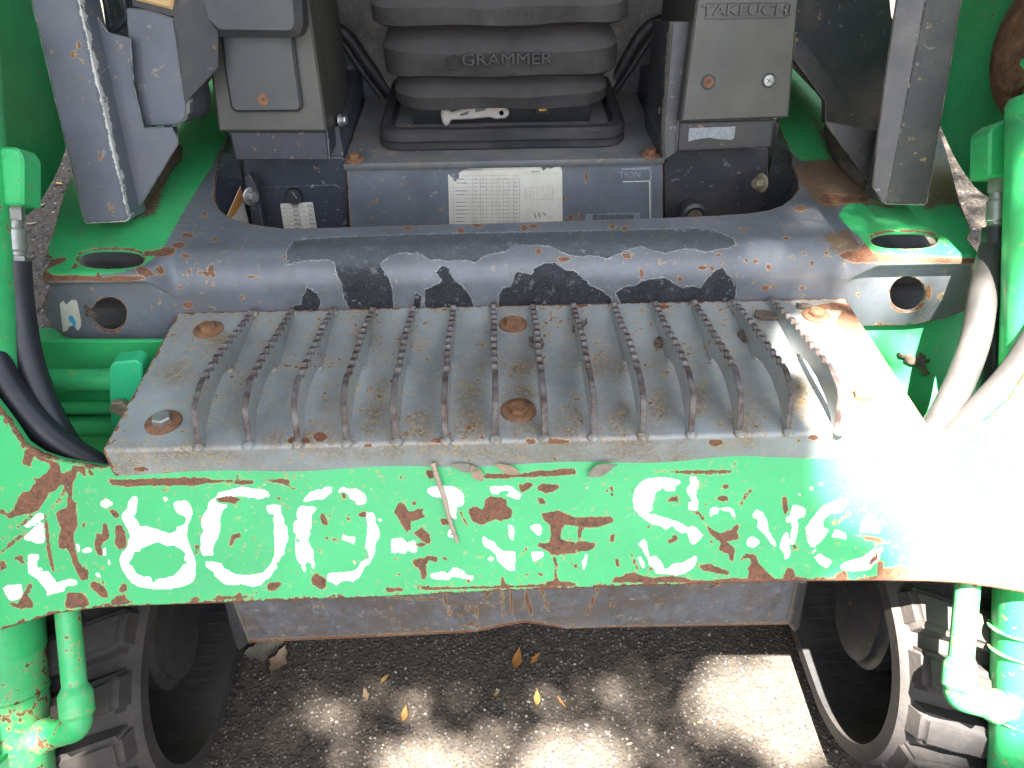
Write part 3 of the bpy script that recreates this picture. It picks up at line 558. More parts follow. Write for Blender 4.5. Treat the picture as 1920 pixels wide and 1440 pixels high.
# ------------------------------------------------------------ front deck (fenders + sill), one folded sheet
ZD = .775
def Rx(x):
    t = np.clip((abs(x)-.452)/.034, 0, 1); t = t*t*(3-2*t); return .045*(1-t)+.011*t, .317*(1-t)+.262*t, .011*t
def fold(me):
    n = len(me.vertices); co = np.empty(n*3); me.vertices.foreach_get('co', co); co = co.reshape(-1, 3)
    for k in range(n):
        x, y, z = co[k]; R_, Yb, jog = Rx(x); d = ZD-z
        if y < Yb:
            s_ = Yb-y; arc = R_*math.pi/2
            if s_ < arc: th = s_/R_; co[k, 1] = Yb-(R_-d)*math.sin(th); co[k, 2] = ZD-R_+(R_-d)*math.cos(th)
            else:
                q = min(1, (s_-arc)/.010); q = q*q*(3-2*q)
                co[k, 1] = Yb-(R_-d)+jog*q; co[k, 2] = ZD-R_-(s_-arc)
    me.vertices.foreach_set('co', co.ravel()); me.update(); me.set_sharp_from_angle(angle=rad(40))
def dk(u, v): p = bp(u, v, PZ(ZD)); return (float(p[0]), float(p[1]))
def face(u, v):                                                       # point on the recessed fender face -> unfolded coords
    p = bp(u, v, PY(.262)); R_, Yb, jog = Rx(p[0]); s_ = R_*math.pi/2+(ZD-R_-p[2]); return (float(p[0]), float(Yb-s_))
outL = [dk(u, v) for u, v in pts('85,478 100,430 120,360 135,325 160,250 185,180 215,100')]
outR = [dk(u, v) for u, v in pts('1725,60 1745,150 1758,235 1775,285 1800,378 1822,432')]
inn = [dk(u, v) for u, v in pts('430,60 428,150 432,200 430,253 416,285 405,330 402,355 403,375 411,392 424,403 445,413 480,421 530,428 600,427 800,421 960,417 1240,408 1340,404 1400,400 1440,394 1466,385 1485,371 1496,355 1498,338 1491,318 1484,305 1486,292 1470,262 1456,226 1462,190 1480,60')]
fl = [face(u, v) for u, v in pts('78,575 95,612 120,632 160,640 210,645 300,646')]
fr_ = [face(u, v) for u, v in pts('1622,612 1700,611 1770,599 1815,582 1832,560')]
xL, xR = -.613, .617
P_ = roundc(outL[::-1][::-1], 0)
outline = [(xL-.006, .30)]+outL+inn+outR+[(xR+.004, .30), (xR, .262), (xR, .235)]+fr_[::-1]+[(.30, .317-.141), (-.30, .317-.141)]+fl[::-1]+[(xL, .235), (xL, .262)]
def ov(c, rx, ry, n=28, f=dk, p=2.6):
    o = []
    for i in range(n):
        a = 2*math.pi*i/n; ca, sa = math.cos(a), math.sin(a)
        o.append(f(c[0]+rx*abs(ca)**(2/p)*math.copysign(1, ca), c[1]+ry*abs(sa)**(2/p)*math.copysign(1, sa)))
    return o
ho = [ov((207, 484), 62, 19), ov((1696, 449), 62, 17), ov((205, 590), 32, 32, f=face, p=2), ov((1702, 552), 33, 33, f=face, p=2)]
GRN = [pts('430,240 398,310 345,395 300,475 270,497 225,512 150,520 60,524 40,470 120,300 200,60 440,60'),
       pts('1440,60 1500,120 1560,200 1600,280 1560,300 1515,303 1500,300 1480,280 1450,225'), pts('1518,322 1540,317 1545,332 1562,340 1562,352 1540,362 1528,345'),
       pts('1580,390 1600,372 1700,380 1790,378 1845,470 1845,484 1760,482 1660,476 1612,472 1622,455 1590,425 1572,405')]
BRN = [pts('1520,215 1590,290 1640,340 1680,390 1600,380 1560,392 1535,385 1500,345 1490,315 1520,300 1560,300'), pts('1545,440 1590,430 1620,470 1660,478 1640,492 1560,470')] + [pts('1740,290 1770,285 1800,380 1730,392'), pts('215,420 270,380 330,300 350,260 320,320 290,400')]
RSD = [pts(q, 0, 440, 3) for q in ('205,240 260,205 300,230 430,228 540,235 550,200 575,240 620,235 660,230 780,235 900,225 870,190 910,170 925,215 850,240 740,262 560,262 440,258 300,262 240,262', '805,95 860,90 930,70 985,75 985,100 960,115 900,125 860,120 815,125', '765,190 800,178 850,200 870,230 780,225', '245,150 330,130 390,130 340,160 280,190 230,195', '400,190 430,150 440,185', '200,262 230,262 225,330 240,400 290,560 250,540 215,430',
    '1175,175 1200,160 1205,220 1215,230 1200,245 1180,220 1160,270 1165,235', '1050,200 1075,190 1060,230', '1115,190 1135,215 1115,225', '1140,205 1165,205 1165,230 1145,232', '1385,230 1475,240 1400,245')] + \
    [blob(u, v, a, b) for u, v, a, b in ((335, 460, 12, 5), (348, 480, 8, 4), (402, 448, 4, 4), (384, 400, 5, 3), (352, 441, 10, 4), (353, 572, 9, 6), (337, 538, 4, 3), (453, 558, 3, 3), (533, 482, 4, 3), (864, 432, 7, 4), (765, 428, 12, 3), (895, 423, 9, 3), (1000, 424, 9, 3), (983, 428, 7, 5), (1148, 424, 6, 4), (1172, 428, 7, 4), (1245, 426, 3, 3), (1203, 513, 4, 10), (1058, 486, 13, 4), (1010, 471, 5, 6), (1175, 480, 8, 4), (1317, 502, 8, 4), (1335, 503, 4, 4), (1275, 524, 5, 5), (1348, 478, 4, 4), (1352, 493, 3, 3), (1399, 488, 4, 4), (1415, 490, 7, 3), (1441, 500, 4, 6), (1523, 493, 4, 5), (1435, 540, 7, 5), (1450, 538, 3, 3), (1504, 540, 5, 4), (1505, 554, 4, 3), (1487, 482, 4, 3), (1508, 476, 5, 3), (1550, 473, 5, 3), (1606, 488, 8, 3), (1345, 478, 4, 3), (1741, 546, 5, 14), (1650, 608, 8, 3), (1608, 552, 4, 3), (1590, 375, 40, 8), (1555, 373, 22, 10), (1500, 391, 12, 4), (1475, 447, 6, 3), (1395, 430, 5, 2))] + \
    [pts('1590,470 1680,480 1760,482 1840,486 1838,494 1700,492 1600,492 1570,480'), pts('1620,455 1640,478 1720,480 1600,482')]
me = plate_mesh('front_deck', outline, pl((0, 0, ZD), (0, 0, 1)), .006, holes=ho, px=False, res=.0032, ch=.0012, grid=True)
fold(me); mark(me, green=GRN, brown=BRN, rust=RSD, tape=TAPE, worn=WORN)
a_ = me.attributes['worn']; w_ = np.empty(len(me.vertices), np.float32); a_.data.foreach_get('value', w_); a_.data.foreach_set('value', np.clip(w_/.012+.5, 0, 1).astype(np.float32))
deck = add('front_deck', me, M_deck, L)
# torn sticker on the left fender face
pf = PY(.2605)
stk = plate('torn_sticker', pts('112,570 118,564 124,572 134,562 144,564 152,600 152,612 146,621 138,610 130,612 126,620 118,622'), pf, .0006, M_white, deck, ch=.0001, px=True)
add('blue_print', plate_mesh('blue_print', pts('129,592 136,592 143,605 141,615 134,606 128,600'), PY(.2603), .0004, ch=.00005), M_blue, deck)

# ------------------------------------------------------------ chassis apron, cross tubes and clamps between step and arms
pa = pl((0, .290, .665), (0, -.64, .77))
M_apron = paint('apron_green_paint', GREEN, .36, chips=.05, chipscale=50, dirt=.12, var=.06, specks=.04, scr=.1)
for q in ('30,612 340,625 380,705 85,700 40,690', '1560,590 1800,575 1900,560 1900,900 1600,900'):
    plate('chassis_apron', pts(q), pa, .006, M_apron, L)
pw = PY(.205)
plate('chassis_wall', pts('0,640 420,640 420,900 0,900'), PY(.235), .006, M_apron, L)
for v, v2, r in ((713, 711, .0155), (800, 798, .0145), (765, 763, .009)):
    a = bp(20, v, PY(.19)); b = bp(420, v2, PY(.19)); tube('cross_tube', [a, b], r, M_green, L)
plate('tube_cover', pts('60,735 420,733 420,790 60,792'), PY(.205), .004, M_apron, L)
plate('tube_cover', pts('60,822 420,820 420,960 60,960'), PY(.215), .004, M_apron, L)
pc = PS(-.085)
clamp = plate('tube_clamp', roundc(pts('203,700 209,681 256,676 266,686 268,720 262,800 215,850 209,830'), [1, 8, 8, 3, 1, 1, 1, 1]), PY(.150), .022, M_teal, L, ch=.002)
bolt(bp(229, 758, PY(.1495)), (0, -1, 0), .0125, .008, 0, M_olive, M_steel, clamp)

# ------------------------------------------------------------ arms, tilt cylinders, hoses, fittings
def s_(u, v, o): return bp(u, v, PS(o))
SD = np.array([0, math.sin(LEAN), math.cos(LEAN)])                     # up along the leaning plane
for sg in (-1, 1):
    # arm elbow: thick side plate with a curved lower edge (plane X = const)
    xa = .70*sg
    prof = [(.15, .83), (.30, .80), (.44, .775), (.52, .79), (.60, .82), (.68, .87), (.76, .945), (.85, 1.04), (.98, 1.14), (1.6, 1.30), (1.6, 1.62), (.7, 1.56), (.30, 1.42), (.08, 1.20)]
    prof = roundc(prof, .03, 3)
    bm = bmesh.new(); f = bm.faces.new([bm.verts.new((xa, y, z)) for y, z in prof]); r = bmesh.ops.extrude_face_region(bm, geom=[f])
    bmesh.ops.translate(bm, verts=[v for v in r['geom'] if isinstance(v, bmesh.types.BMVert)], vec=(.13*sg, 0, 0))
    bmesh.ops.recalc_face_normals(bm, faces=bm.faces)
    bmesh.ops.bevel(bm, geom=[e for e in bm.edges if abs((e.verts[0].co-e.verts[1].co).x) < 1e-5], offset=.004, segments=2, affect='EDGES')
    me = bm_mesh('arm_elbow', bm, 40); setattr_(me, 'ew', [.02]*len(me.vertices)); elbow = add('arm_elbow', me, M_green, L)
    # front leg of the arm, leaning forward to the cross member
    bm = bmesh.new(); bmesh.ops.create_cube(bm, size=1)
    a = np.array([.665*sg, -.16, .36]); b = a+SD*.80
    for v in bm.verts:
        c = np.array(v.co); p = a+(b-a)*(c[2]+.5); v.co = Vector(p+np.array([c[0]*.07, 0, 0])+SLN*c[1]*.13)
    bmesh.ops.bevel(bm, geom=bm.edges[:], offset=.006, segments=2, affect='EDGES')
    me = bm_mesh('arm_leg', bm, 40); setattr_(me, 'ew', [.02]*len(me.vertices)); add('arm_leg', me, M_green, L)
tube('linkage_tube', [(-.735, .66, 1.20), (-.735, .50, .86)], .030, M_green, L, seg=28)
# hub with a rusty rim on the right arm
hub = add('pivot_hub', lathe_mesh('pivot_hub', [(.085, 0), (.085, .016), (.078, .021), (.05, .022), (.05, .034), (.03, .036)], bp(1955, 95, PX(.70)), (-1, 0, 0), 40), M_rust, L)

def edge_x(u, v, o): return s_(u, v, o)
OC = -.055
# left cylinder: right silhouette passes (28,700) (72,1160) (97,1440)
a = s_(28, 600, OC); b = s_(97, 1440, OC); ax = (b-a)/np.linalg.norm(b-a); R0 = .047
cA = a-np.array([R0, 0, 0]); cB = b-np.array([R0, 0, 0])
cyl = tube('tilt_cylinder', [cA-ax*.35, cA+(cB-cA)*.72], R0, M_green, L, 'left tilt cylinder with scuffed paint', seg=48)
tube('cylinder_barrel', [cA+(cB-cA)*.70, cB+ax*.3], R0-.0015, M_greenold, cyl, seg=48)
for t in (.815, .885): add('weld_seam', lathe_mesh('weld_seam', [(R0-.001, -.0012), (R0+.0003, 0), (R0-.001, .0012)], cA+(cB-cA)*t, ax, 48, smooth=60), M_greenold, cyl)
def feed_pipe(us, name, flip):
    """rigid feed pipe, reducer, elbow joined to the cylinder"""
    (u0, v0), (u1, v1), (ue, ve), (uc, vc), px_r = us
    p0 = s_(u0, v0, -.03); p1 = s_(u1, v1, -.012); pe = s_(ue, ve, -.012); pc_ = s_(uc, vc, -.035)
    z = proj(p1)[2]; r = px_r*z/FPX; ax2 = (p1-p0)/np.linalg.norm(p1-p0)
    o = tube(name, [p0-ax2*.12, p1], r, M_greenold, L, seg=28)
    add('pipe_collar', lathe_mesh('pipe_collar', [(r*1.02, -.003), (r*1.30, .004), (r*1.38, .007), (r*1.38, .030), (r*1.2, .034)], p1-ax2*.004, ax2, 32, smooth=30), M_greenold, o)
    q = p1+ax2*.03; path = smoothpath([q-ax2*.006, q+(pe-q)*.45, pe+(q-pe)*.10+(pc_-pe)*.10, pe+(pc_-pe)*.45, pc_], 8)
    add('pipe_elbow', tube_mesh('pipe_elbow', path, r*1.16, 28), M_greenold, o)
    t = (pc_-pe)/np.linalg.norm(pc_-pe)
    add('pipe_weld', lathe_mesh('pipe_weld', [(r*1.5, .012), (r*1.28, 0), (r*1.18, -.006)][::-1], pe+(pc_-pe)*.60, t, 28, smooth=60), M_greenold, o)
    return o
feed_pipe([(125, 1130), (141, 1296), (146, 1366), (62, 1385), 22], 'feed_pipe', 0)
# right cylinder: left silhouette
a = s_(1893, 420, OC); b = s_(1863, 1440, OC); ax = (b-a)/np.linalg.norm(b-a)
cA = a+np.array([R0, 0, 0]); cB = b+np.array([R0, 0, 0]); t0 = s_(1896, 182, OC); tl = np.dot(t0-cA, ax)
cyl2 = tube('tilt_cylinder', [cA+ax*(tl+.02), cB+ax*.3], R0, M_green, L, 'right tilt cylinder half in sunlight', seg=48)
add('cylinder_gland', lathe_mesh('cylinder_gland', [(R0*.6, -.004), (R0*.95, 0), (R0*1.02, .006), (R0*1.02, .020), (R0*.96, .024), (R0*1.01, .028), (R0, .05)], cA+ax*(tl), ax, 48), M_green, cyl2)
for t in (1180, 1220, 1345): add('weld_seam', lathe_mesh('weld_seam', [(R0-.001, -.0012), (R0+.0004, 0), (R0-.001, .0012)], s_(1863, t, OC)+np.array([R0, 0, 0]), ax, 48, smooth=60), M_greenold, cyl2)
feed_pipe([(1815, 1090), (1801, 1245), (1798, 1308), (1890, 1330), 22], 'feed_pipe', 1)
# manifold brackets, hose fittings, hoses
def fitting(P, axd, k, px_r, parent):
    z = proj(P)[2]; r = px_r*z/FPX
    for i, (r_, h, sg, hexa) in enumerate(((1.0, .022, 6, 1), (.82, .010, 24, 0), (1.02, .026, 24, 0), (.92, .006, 24, 0), (1.05, .020, 6, 1), (.98, .018, 12, 0))):
        me = lathe_mesh('hose_nut' if hexa else 'hose_ferrule', [(r*r_*.94, 0), (r*r_, .0015), (r*r_, h-.0015), (r*r_*.94, h)], P, axd, sg, smooth=25, rot=.3)
        add('hose_nut' if hexa else 'hose_ferrule', me, M_steel, parent); P = P+np.array(axd)*h
    return P
ob = -.055
m1 = plate('hose_manifold', roundc(pts('-30,275 30,275 43,295 43,384 -30,386'), [0, 8, 8, 2, 0]), PS(ob), .035, M_green, L, ch=.003)
q = s_(22, 378, ob-.02); e = s_(30, 505, ob-.02); d_ = (e-q)/np.linalg.norm(e-q); q = fitting(q, d_, 0, 21, m1)
H = lambda s, r, lab=None, m=M_hose: tube('hydraulic_hose', smoothpath([s_(u, v, o) for u, v, o in s], 10), r, m, L, lab, seg=28)
H([(29, 490, -.075), (34, 560, -.075), (52, 670, -.07), (88, 770, -.065), (135, 850, -.06), (200, 915, -.06)], .0172, 'inner black hydraulic hose on the left')
H([(-60, 560, -.04), (-22, 650, -.04), (25, 740, -.04), (90, 815, -.045), (165, 866, -.05), (260, 915, -.06)], .0172, 'outer black hydraulic hose on the left')
m2 = plate('hose_manifold', roundc(pts('1856,245 1880,224 1960,218 1960,330 1854,332'), [10, 10, 0, 0, 2]), PS(ob-.06), .04, M_green, L, ch=.003)
q = s_(1873, 328, ob-.075); e = s_(1868, 436, ob-.075); d_ = (e-q)/np.linalg.norm(e-q); q = fitting(q, d_, 0, 18, m2)
H([(1868, 425, -.13), (1866, 520, -.13), (1862, 620, -.12), (1862, 700, -.11), (1840, 800, -.10), (1790, 880, -.09)], .0165, 'shaded black hose beside the right cylinder')
H([(1900, 380, -.17), (1862, 470, -.13), (1842, 560, -.09), (1828, 640, -.07), (1798, 720, -.06), (1755, 800, -.055), (1700, 870, -.06)], .0172, 'pale hose running down on the right, sunlight in its colour', M_hose_lit)
H([(1985, 560, -.02), (1948, 640, -.02), (1908, 700, -.025), (1862, 752, -.03), (1815, 800, -.035), (1740, 865, -.05)], .0205, 'pale outer hose on the right, sunlight in its colour', M_hose_lit)

# ------------------------------------------------------------ belly plate and track frames
pb = PY(.085)
belly = plate('belly_plate', pts('418,1020 1516,1000 1500,1110 1480,1172 1120,1178 1060,1180 1030,1174 985,1168 940,1176 890,1186 800,1191 462,1206 444,1150'), pb, .008, M_belly, L, res=.006,
              marks=dict(rust=[pts(q, 600, 1080, 2.667) for q in ('605,70 620,75 655,190 645,200', '895,60 912,60 925,210 912,215', '948,65 958,65 970,200 958,190', '1020,60 1030,60 1065,185 1055,200 1030,140', '1100,60 1112,60 1150,180 1135,170', '1385,60 1395,65 1345,190 1330,200 1340,150', '770,120 790,170 785,235 775,200', '240,90 400,108 590,110 590,118 400,116')] +
              [pts('462,1206 800,1191 890,1186 940,1176 985,1168 1030,1174 1060,1180 1480,1172 1480,1168 1060,1176 1030,1169 985,1162 940,1170 890,1181 800,1186 462,1200')]))
for q in ('418,1128 434,1126 466,1208 447,1222 438,1205', '1516,1090 1498,1092 1478,1172 1490,1186 1500,1180'):
    plate('skid_gusset', pts(q), PY(.075), .20, M_greyfr, L, ch=.003)
# box behind the belly plate (dark underside)
box('chassis_box', (-.40, .13, .20), (.40, 1.3, .62), M_navy, L)
for sg in (-1, 1):
    # rubber track: loop in the YZ plane
    yc, zc, Ro, Ri = .050, .228, .190, .156
    x0, x1 = .500*sg, .82*sg
    N_ = 150; path = []
    rc, yb, zb = .262, 1.35, .55
    def loop(r, n=36):
        o = []
        for i in range(n+1):                                          # front idler: from top round the front to bottom
            a = rad(100+ (265-100)*i/n); o.append((yc+r*math.cos(a), zc+r*math.sin(a)))
        for i in range(1, 30): o.append((yc-.02+(1.1)*i/30, zc-r))
        for i in range(13):
            a = rad(-85+185*i/12); o.append((yb-.15+r*.85*math.cos(a), zb-.12+r*.85*math.sin(a)))
        y0_, z0_ = o[-1]; y1_, z1_ = o[0]
        for i in range(1, 26): t = i/26; o.append((y0_+(y1_-y0_)*t, z0_+(z1_-z0_)*t+.035*math.sin(math.pi*t)))
        return o
    outp, inp = loop(Ro), loop(Ri); n = len(outp)
    V, F_ = [], []
    sec = [(0, 1, .006), (.008, 1, 0), (.05, 1, 0), (.16, 1, 0), (.27, 1, 0), (.312, 1, 0), (.322, 1, .006), (.322, 0, -.006), (.30, 0, 0), (.02, 0, 0), (0, 0, -.006)]
    for k in range(n):
        po, pi_ = np.array(outp[k]), np.array(inp[k]); dd = (po-pi_)/np.linalg.norm(po-pi_)
        for w, o_, ins_ in sec:
            p = (po if o_ else pi_)-dd*ins_; V.append((x0+w*sg, p[0], p[1]))
    m = len(sec)
    for k in range(n):
        k2 = (k+1) % n
        for j in range(m):
            j2 = (j+1) % m; F_.append((k*m+j, k*m+j2, k2*m+j2, k2*m+j) if sg > 0 else (k*m+j, k2*m+j, k2*m+j2, k*m+j2))
    me = mesh('rubber_track', V, F_, 45); trk = add('rubber_track', me, M_track, L)
    # tread blocks on the visible front arc: staggered slanted lugs
    def lug(a0, w0, w1, dA, slant, hgt, flipx=1):
        bm = bmesh.new(); vs = []
        nu, nv = 6, 5
        for s3 in range(2):
            for i in range(nu+1):
                for j in range(nv+1):
                    w = w0+(w1-w0)*i/nu; tw = i/nu; ang = a0+slant*(tw-.5)*flipx+dA*(j/nv-.5)*(1-.0*tw)
                    edgef = 1 if (0 < i < nu and 0 < j < nv) else (.0 if s3 else 1)
                    r = Ro-.004+(hgt if s3 else 0)
                    # taper the top
                    if s3: w = w0+(w1-w0)*(.06+.88*i/nu); ang = a0+slant*(tw-.5)*flipx+dA*.78*(j/nv-.5)
                    r += random.uniform(-.0012, .0012) if s3 else 0
                    vs.append(bm.verts.new((x0+w*sg, yc+r*math.cos(ang), zc+r*math.sin(ang))))
        ix = lambda s3, i, j: vs[s3*(nu+1)*(nv+1)+i*(nv+1)+j]
        for i in range(nu):
            for j in range(nv): bm.faces.new((ix(1, i, j), ix(1, i+1, j), ix(1, i+1, j+1), ix(1, i, j+1)))
        for i in range(nu): bm.faces.new((ix(0, i, 0), ix(0, i+1, 0), ix(1, i+1, 0), ix(1, i, 0))); bm.faces.new((ix(0, i, nv), ix(1, i, nv), ix(1, i+1, nv), ix(0, i+1, nv)))
        for j in range(nv): bm.faces.new((ix(0, 0, j), ix(1, 0, j), ix(1, 0, j+1), ix(0, 0, j+1))); bm.faces.new((ix(0, nu, j), ix(0, nu, j+1), ix(1, nu, j+1), ix(1, nu, j)))
        bmesh.ops.recalc_face_normals(bm, faces=bm.faces)
        bmesh.ops.bevel(bm, geom=[e for e in bm.edges if len(e.link_faces) == 2 and e.calc_face_angle(0) > .5], offset=.007, segments=3, affect='EDGES')
        add('tread_lug', bm_mesh('tread_lug', bm, 50), M_track, trk)
    for k in range(9):                                               # lugs on the rising upper run, seen through the fender holes
        t = .22+.06*k; i0 = int(len(outp)-25+t*25); i0 = min(i0, len(outp)-2)
        for w0, w1, dy in ((.03, .155, 0), (.148, .29, .032)):
            yy = .30+.085*k+dy; js = min(range(n-25, n), key=lambda j: abs(outp[j][0]-yy)); zz = outp[js][1]+(yy-outp[js][0])*(outp[js-1][1]-outp[js][1])/(outp[js-1][0]-outp[js][0]+1e-9)
            lo, hi = sorted((x0+w0*sg, x0+w1*sg)); box('tread_lug', (lo, yy-.027, zz-.02), (hi, yy+.027, zz+.022), M_track, trk, bev=.006)
    for k in range(9):
        a0 = rad(100+22*k)
        lug(a0, .008, .172, .30, .26, .030, 1)
        lug(a0+rad(11.), .150, .312, .30, -.26, .030, 1)
    # lines moulded inside the belt and front idler / roller guard
    for k in range(40):
        yy = .02+.022*k
        if k < 30: box('belt_rib', (min(x0+.03*sg, x0+.29*sg), yy, zc-Ri-.002), (max(x0+.03*sg, x0+.29*sg), yy+.003, zc-Ri+.003), M_track, trk, bev=0)
    add('idler_wheel', lathe_mesh('idler_wheel', [(.07, -.03), (.12, -.028), (.13, -.02), (.13, .02), (.12, .028), (.07, .03)], (x0+.20*sg, yc+.005, zc), (1, 0, 0), 48), M_greyfr, L)
    # nose of the track frame (the grey tongue between the belt runs)
    M_nose = M_greyfr
    nose = [(.60, .46), (.14, .42), (.06, .39), (.025, .33), (.005, .27), (.0, .21), (.015, .165), (.04, .14), (.08, .125), (.13, .14), (.16, .20), (.60, .31)]
    bm = bmesh.new(); xs0 = x0+.036*sg
    f = bm.faces.new([bm.verts.new((xs0, y, z)) for y, z in roundc(nose, .02, 3)]); r = bmesh.ops.extrude_face_region(bm, geom=[f])
    bmesh.ops.translate(bm, verts=[v for v in r['geom'] if isinstance(v, bmesh.types.BMVert)], vec=(.10*sg, 0, 0)); bmesh.ops.recalc_face_normals(bm, faces=bm.faces)
    bmesh.ops.bevel(bm, geom=[e for e in bm.edges if abs((e.verts[0].co-e.verts[1].co).x) < 1e-5], offset=.014, segments=3, affect='EDGES')
    me = bm_mesh('track_frame_nose', bm, 45); setattr_(me, 'ew', [.02]*len(me.vertices)); add('track_frame_nose', me, M_nose, L)
    box('track_frame_beam', (min(x0+.04*sg, x0+.2*sg), .30, .18), (max(x0+.04*sg, x0+.2*sg), 1.2, .36), M_navy, L)
    lo, hi = sorted((.40*sg, .60*sg)); box('frame_bracket', (lo, .27, .34), (hi, .60, .50), M_navy, L)

# ------------------------------------------------------------ footwell, seat deck
pp = PY(.56)
panel = plate('seat_box_panel', pts('649,306 1243,292 1243,520 660,520'), pp, .004, M_panel, L, res=.006, marks=dict(rust=[blob(u, v, a, b) for u, v, a, b in ((1098, 330, 3, 9), (1110, 337, 2, 3), (1058, 372, 4, 6), (1086, 405, 3, 9), (1070, 408, 5, 5), (955, 308, 4, 2), (740, 318, 3, 3), (668, 326, 3, 3))]))
pq = off(pp, .0012)
st = plate('worn_chart_sticker', roundc(pts('840,326 848,334 853,341 861,333 860,325 868,320 880,316 1014,313 1019,321 1026,314 1032,317 1040,313 1050,313 1054,318 1055,417 1055,440 843,440'), [0]*7+[0]*6+[4, 0, 0, 0]), pq, .0006, M_white, panel, ch=.0001)
pq2 = off(pp, .0016)
def lines(name, segs, plane, wpx, mat, parent):
    bm = bmesh.new()
    for (u0, v0, u1, v1) in segs:
        d = math.hypot(u1-u0, v1-v0); nx, ny = -(v1-v0)/d*wpx/2, (u1-u0)/d*wpx/2
        bm.faces.new([bm.verts.new(bp(u, v, plane)) for u, v in ((u0+nx, v0+ny), (u1+nx, v1+ny), (u1-nx, v1-ny), (u0-nx, v0-ny))])
    me = bm_mesh(name, bm); setattr_(me, 'ew', [.02]*len(me.vertices)); o = add(name, me, mat, parent)
    if len(segs) > 1: o['kind'] = 'stuff'                             # print too small to pick apart
    return o
M_line = simple('grey_print', (.40, .37, .33), None, .6)
sg_ = []
for k in range(14): v = 330+k*7.2; sg_.append((846+(20 if k < 3 else 0), v, 972, v-2.0))
for u in (850, 886, 901, 912, 923, 932, 944, 954, 963, 974): sg_.append((u, 334 if u > 880 else 345, u, 424))
sg_ += [(866, 320, 985, 316), (985, 326, 1050, 324), (985, 352, 985, 378), (995, 352, 995, 378), (985, 352, 1036, 350), (995, 375, 1036, 373), (1036, 350, 1036, 373), (1000, 354, 1000, 372), (1008, 354, 1005, 372), (1018, 353, 1022, 371), (1028, 353, 1026, 371)]
lines('chart_lines', sg_, pq2, .55, M_line, panel)
random.seed(3)
wl_ = []
for k in range(12):
    for u in (855, 889, 903, 935, 947, 965):
        if random.random() < .75: w = random.uniform(4, 24 if u == 855 else 5); v = 336+k*7.2; wl_.append((u, v, u+w, v-.3))
lines('chart_words', wl_, pq2, 1.6, M_line, panel)
lines('chart_words', [(873, 318.5, 905, 317.8), (996, 322, 1012, 321.6), (1002, 400, 1005, 409), (1010, 398, 1012, 408), (1018, 399, 1024, 404)], pq2, 3., M_line, panel)
# peeled second sticker: outline, the letters left on it, bar code
gh = add('sticker_outline', plate_mesh('sticker_outline', pts('1165,316 1218,313 1221,316 1222,412 1219,412 1218,318 1165,319'), off(pp, .0008), .0004, ch=.0001), M_faint, panel)
lines('sticker_outline', [(1168, 341, 1217, 339.5), (1217.5, 339, 1219, 412)], off(pp, .0012), 1.6, M_white, panel)
text('printed_letters', 'TION', off(pp, .0012), 1181, 328, 17, M_faint, panel, depth=.0002)
bc = plate('bar_code', pts('1097,402 1150,400 1200,399 1200,420 1097,422'), off(pp, .001), .0004, M_faint, panel, ch=.0001)
lines('bar_code_lines', [(1112+k*3.1+random.random(), 402, 1112+k*3.1+random.random(), 414) for k in range(25)], off(pp, .0014), 1.5, M_ink, panel)
ZS = float(bp(650, 306, pp)[2])+.002
seat_deck = box('seat_deck', (-.264, .553, ZS-.012), (.252, 1.1, ZS), M_seatdeck, L, bev=.003)
for u, v, m in ((665, 300, M_rust), (1220, 291, M_rust), (640, 205, M_rust), (1240, 188, M_rust)):
    bolt(bp(u, v, PZ(ZS+.001)), (0, 0, 1), .0085, .008, .0155, m, m, seat_deck)
# footwell floor and side walls
box('footwell_floor', (-.45, .36, .44), (.45, .57, .45), M_navy, L)
pcw = PY(.575)
wallL = plate('left_console_base', pts('456,296 640,296 652,306 652,520 470,520'), pcw, .02, M_navy, L)
wallR = plate('right_console_base', pts('1257,285 1440,278 1440,520 1248,520 1246,310'), pcw, .02, M_greyd, L)
def quad(name, a, b, c, d, mat, parent, th=.004):
    a, b, c, d = [np.array(q, float) for q in (a, b, c, d)]; n = np.cross(b-a, d-a); n /= np.linalg.norm(n)
    V = [a, b, c, d]+[q-n*th for q in (a, b, c, d)]
    me = mesh(name, V, [(0, 1, 2, 3), (7, 6, 5, 4), (0, 4, 5, 1), (1, 5, 6, 2), (2, 6, 7, 3), (3, 7, 4, 0)]); setattr_(me, 'ew', [.02]*8); return add(name, me, mat, parent)
dkp = lambda u, v, z=.768: bp(u, v, PZ(z))
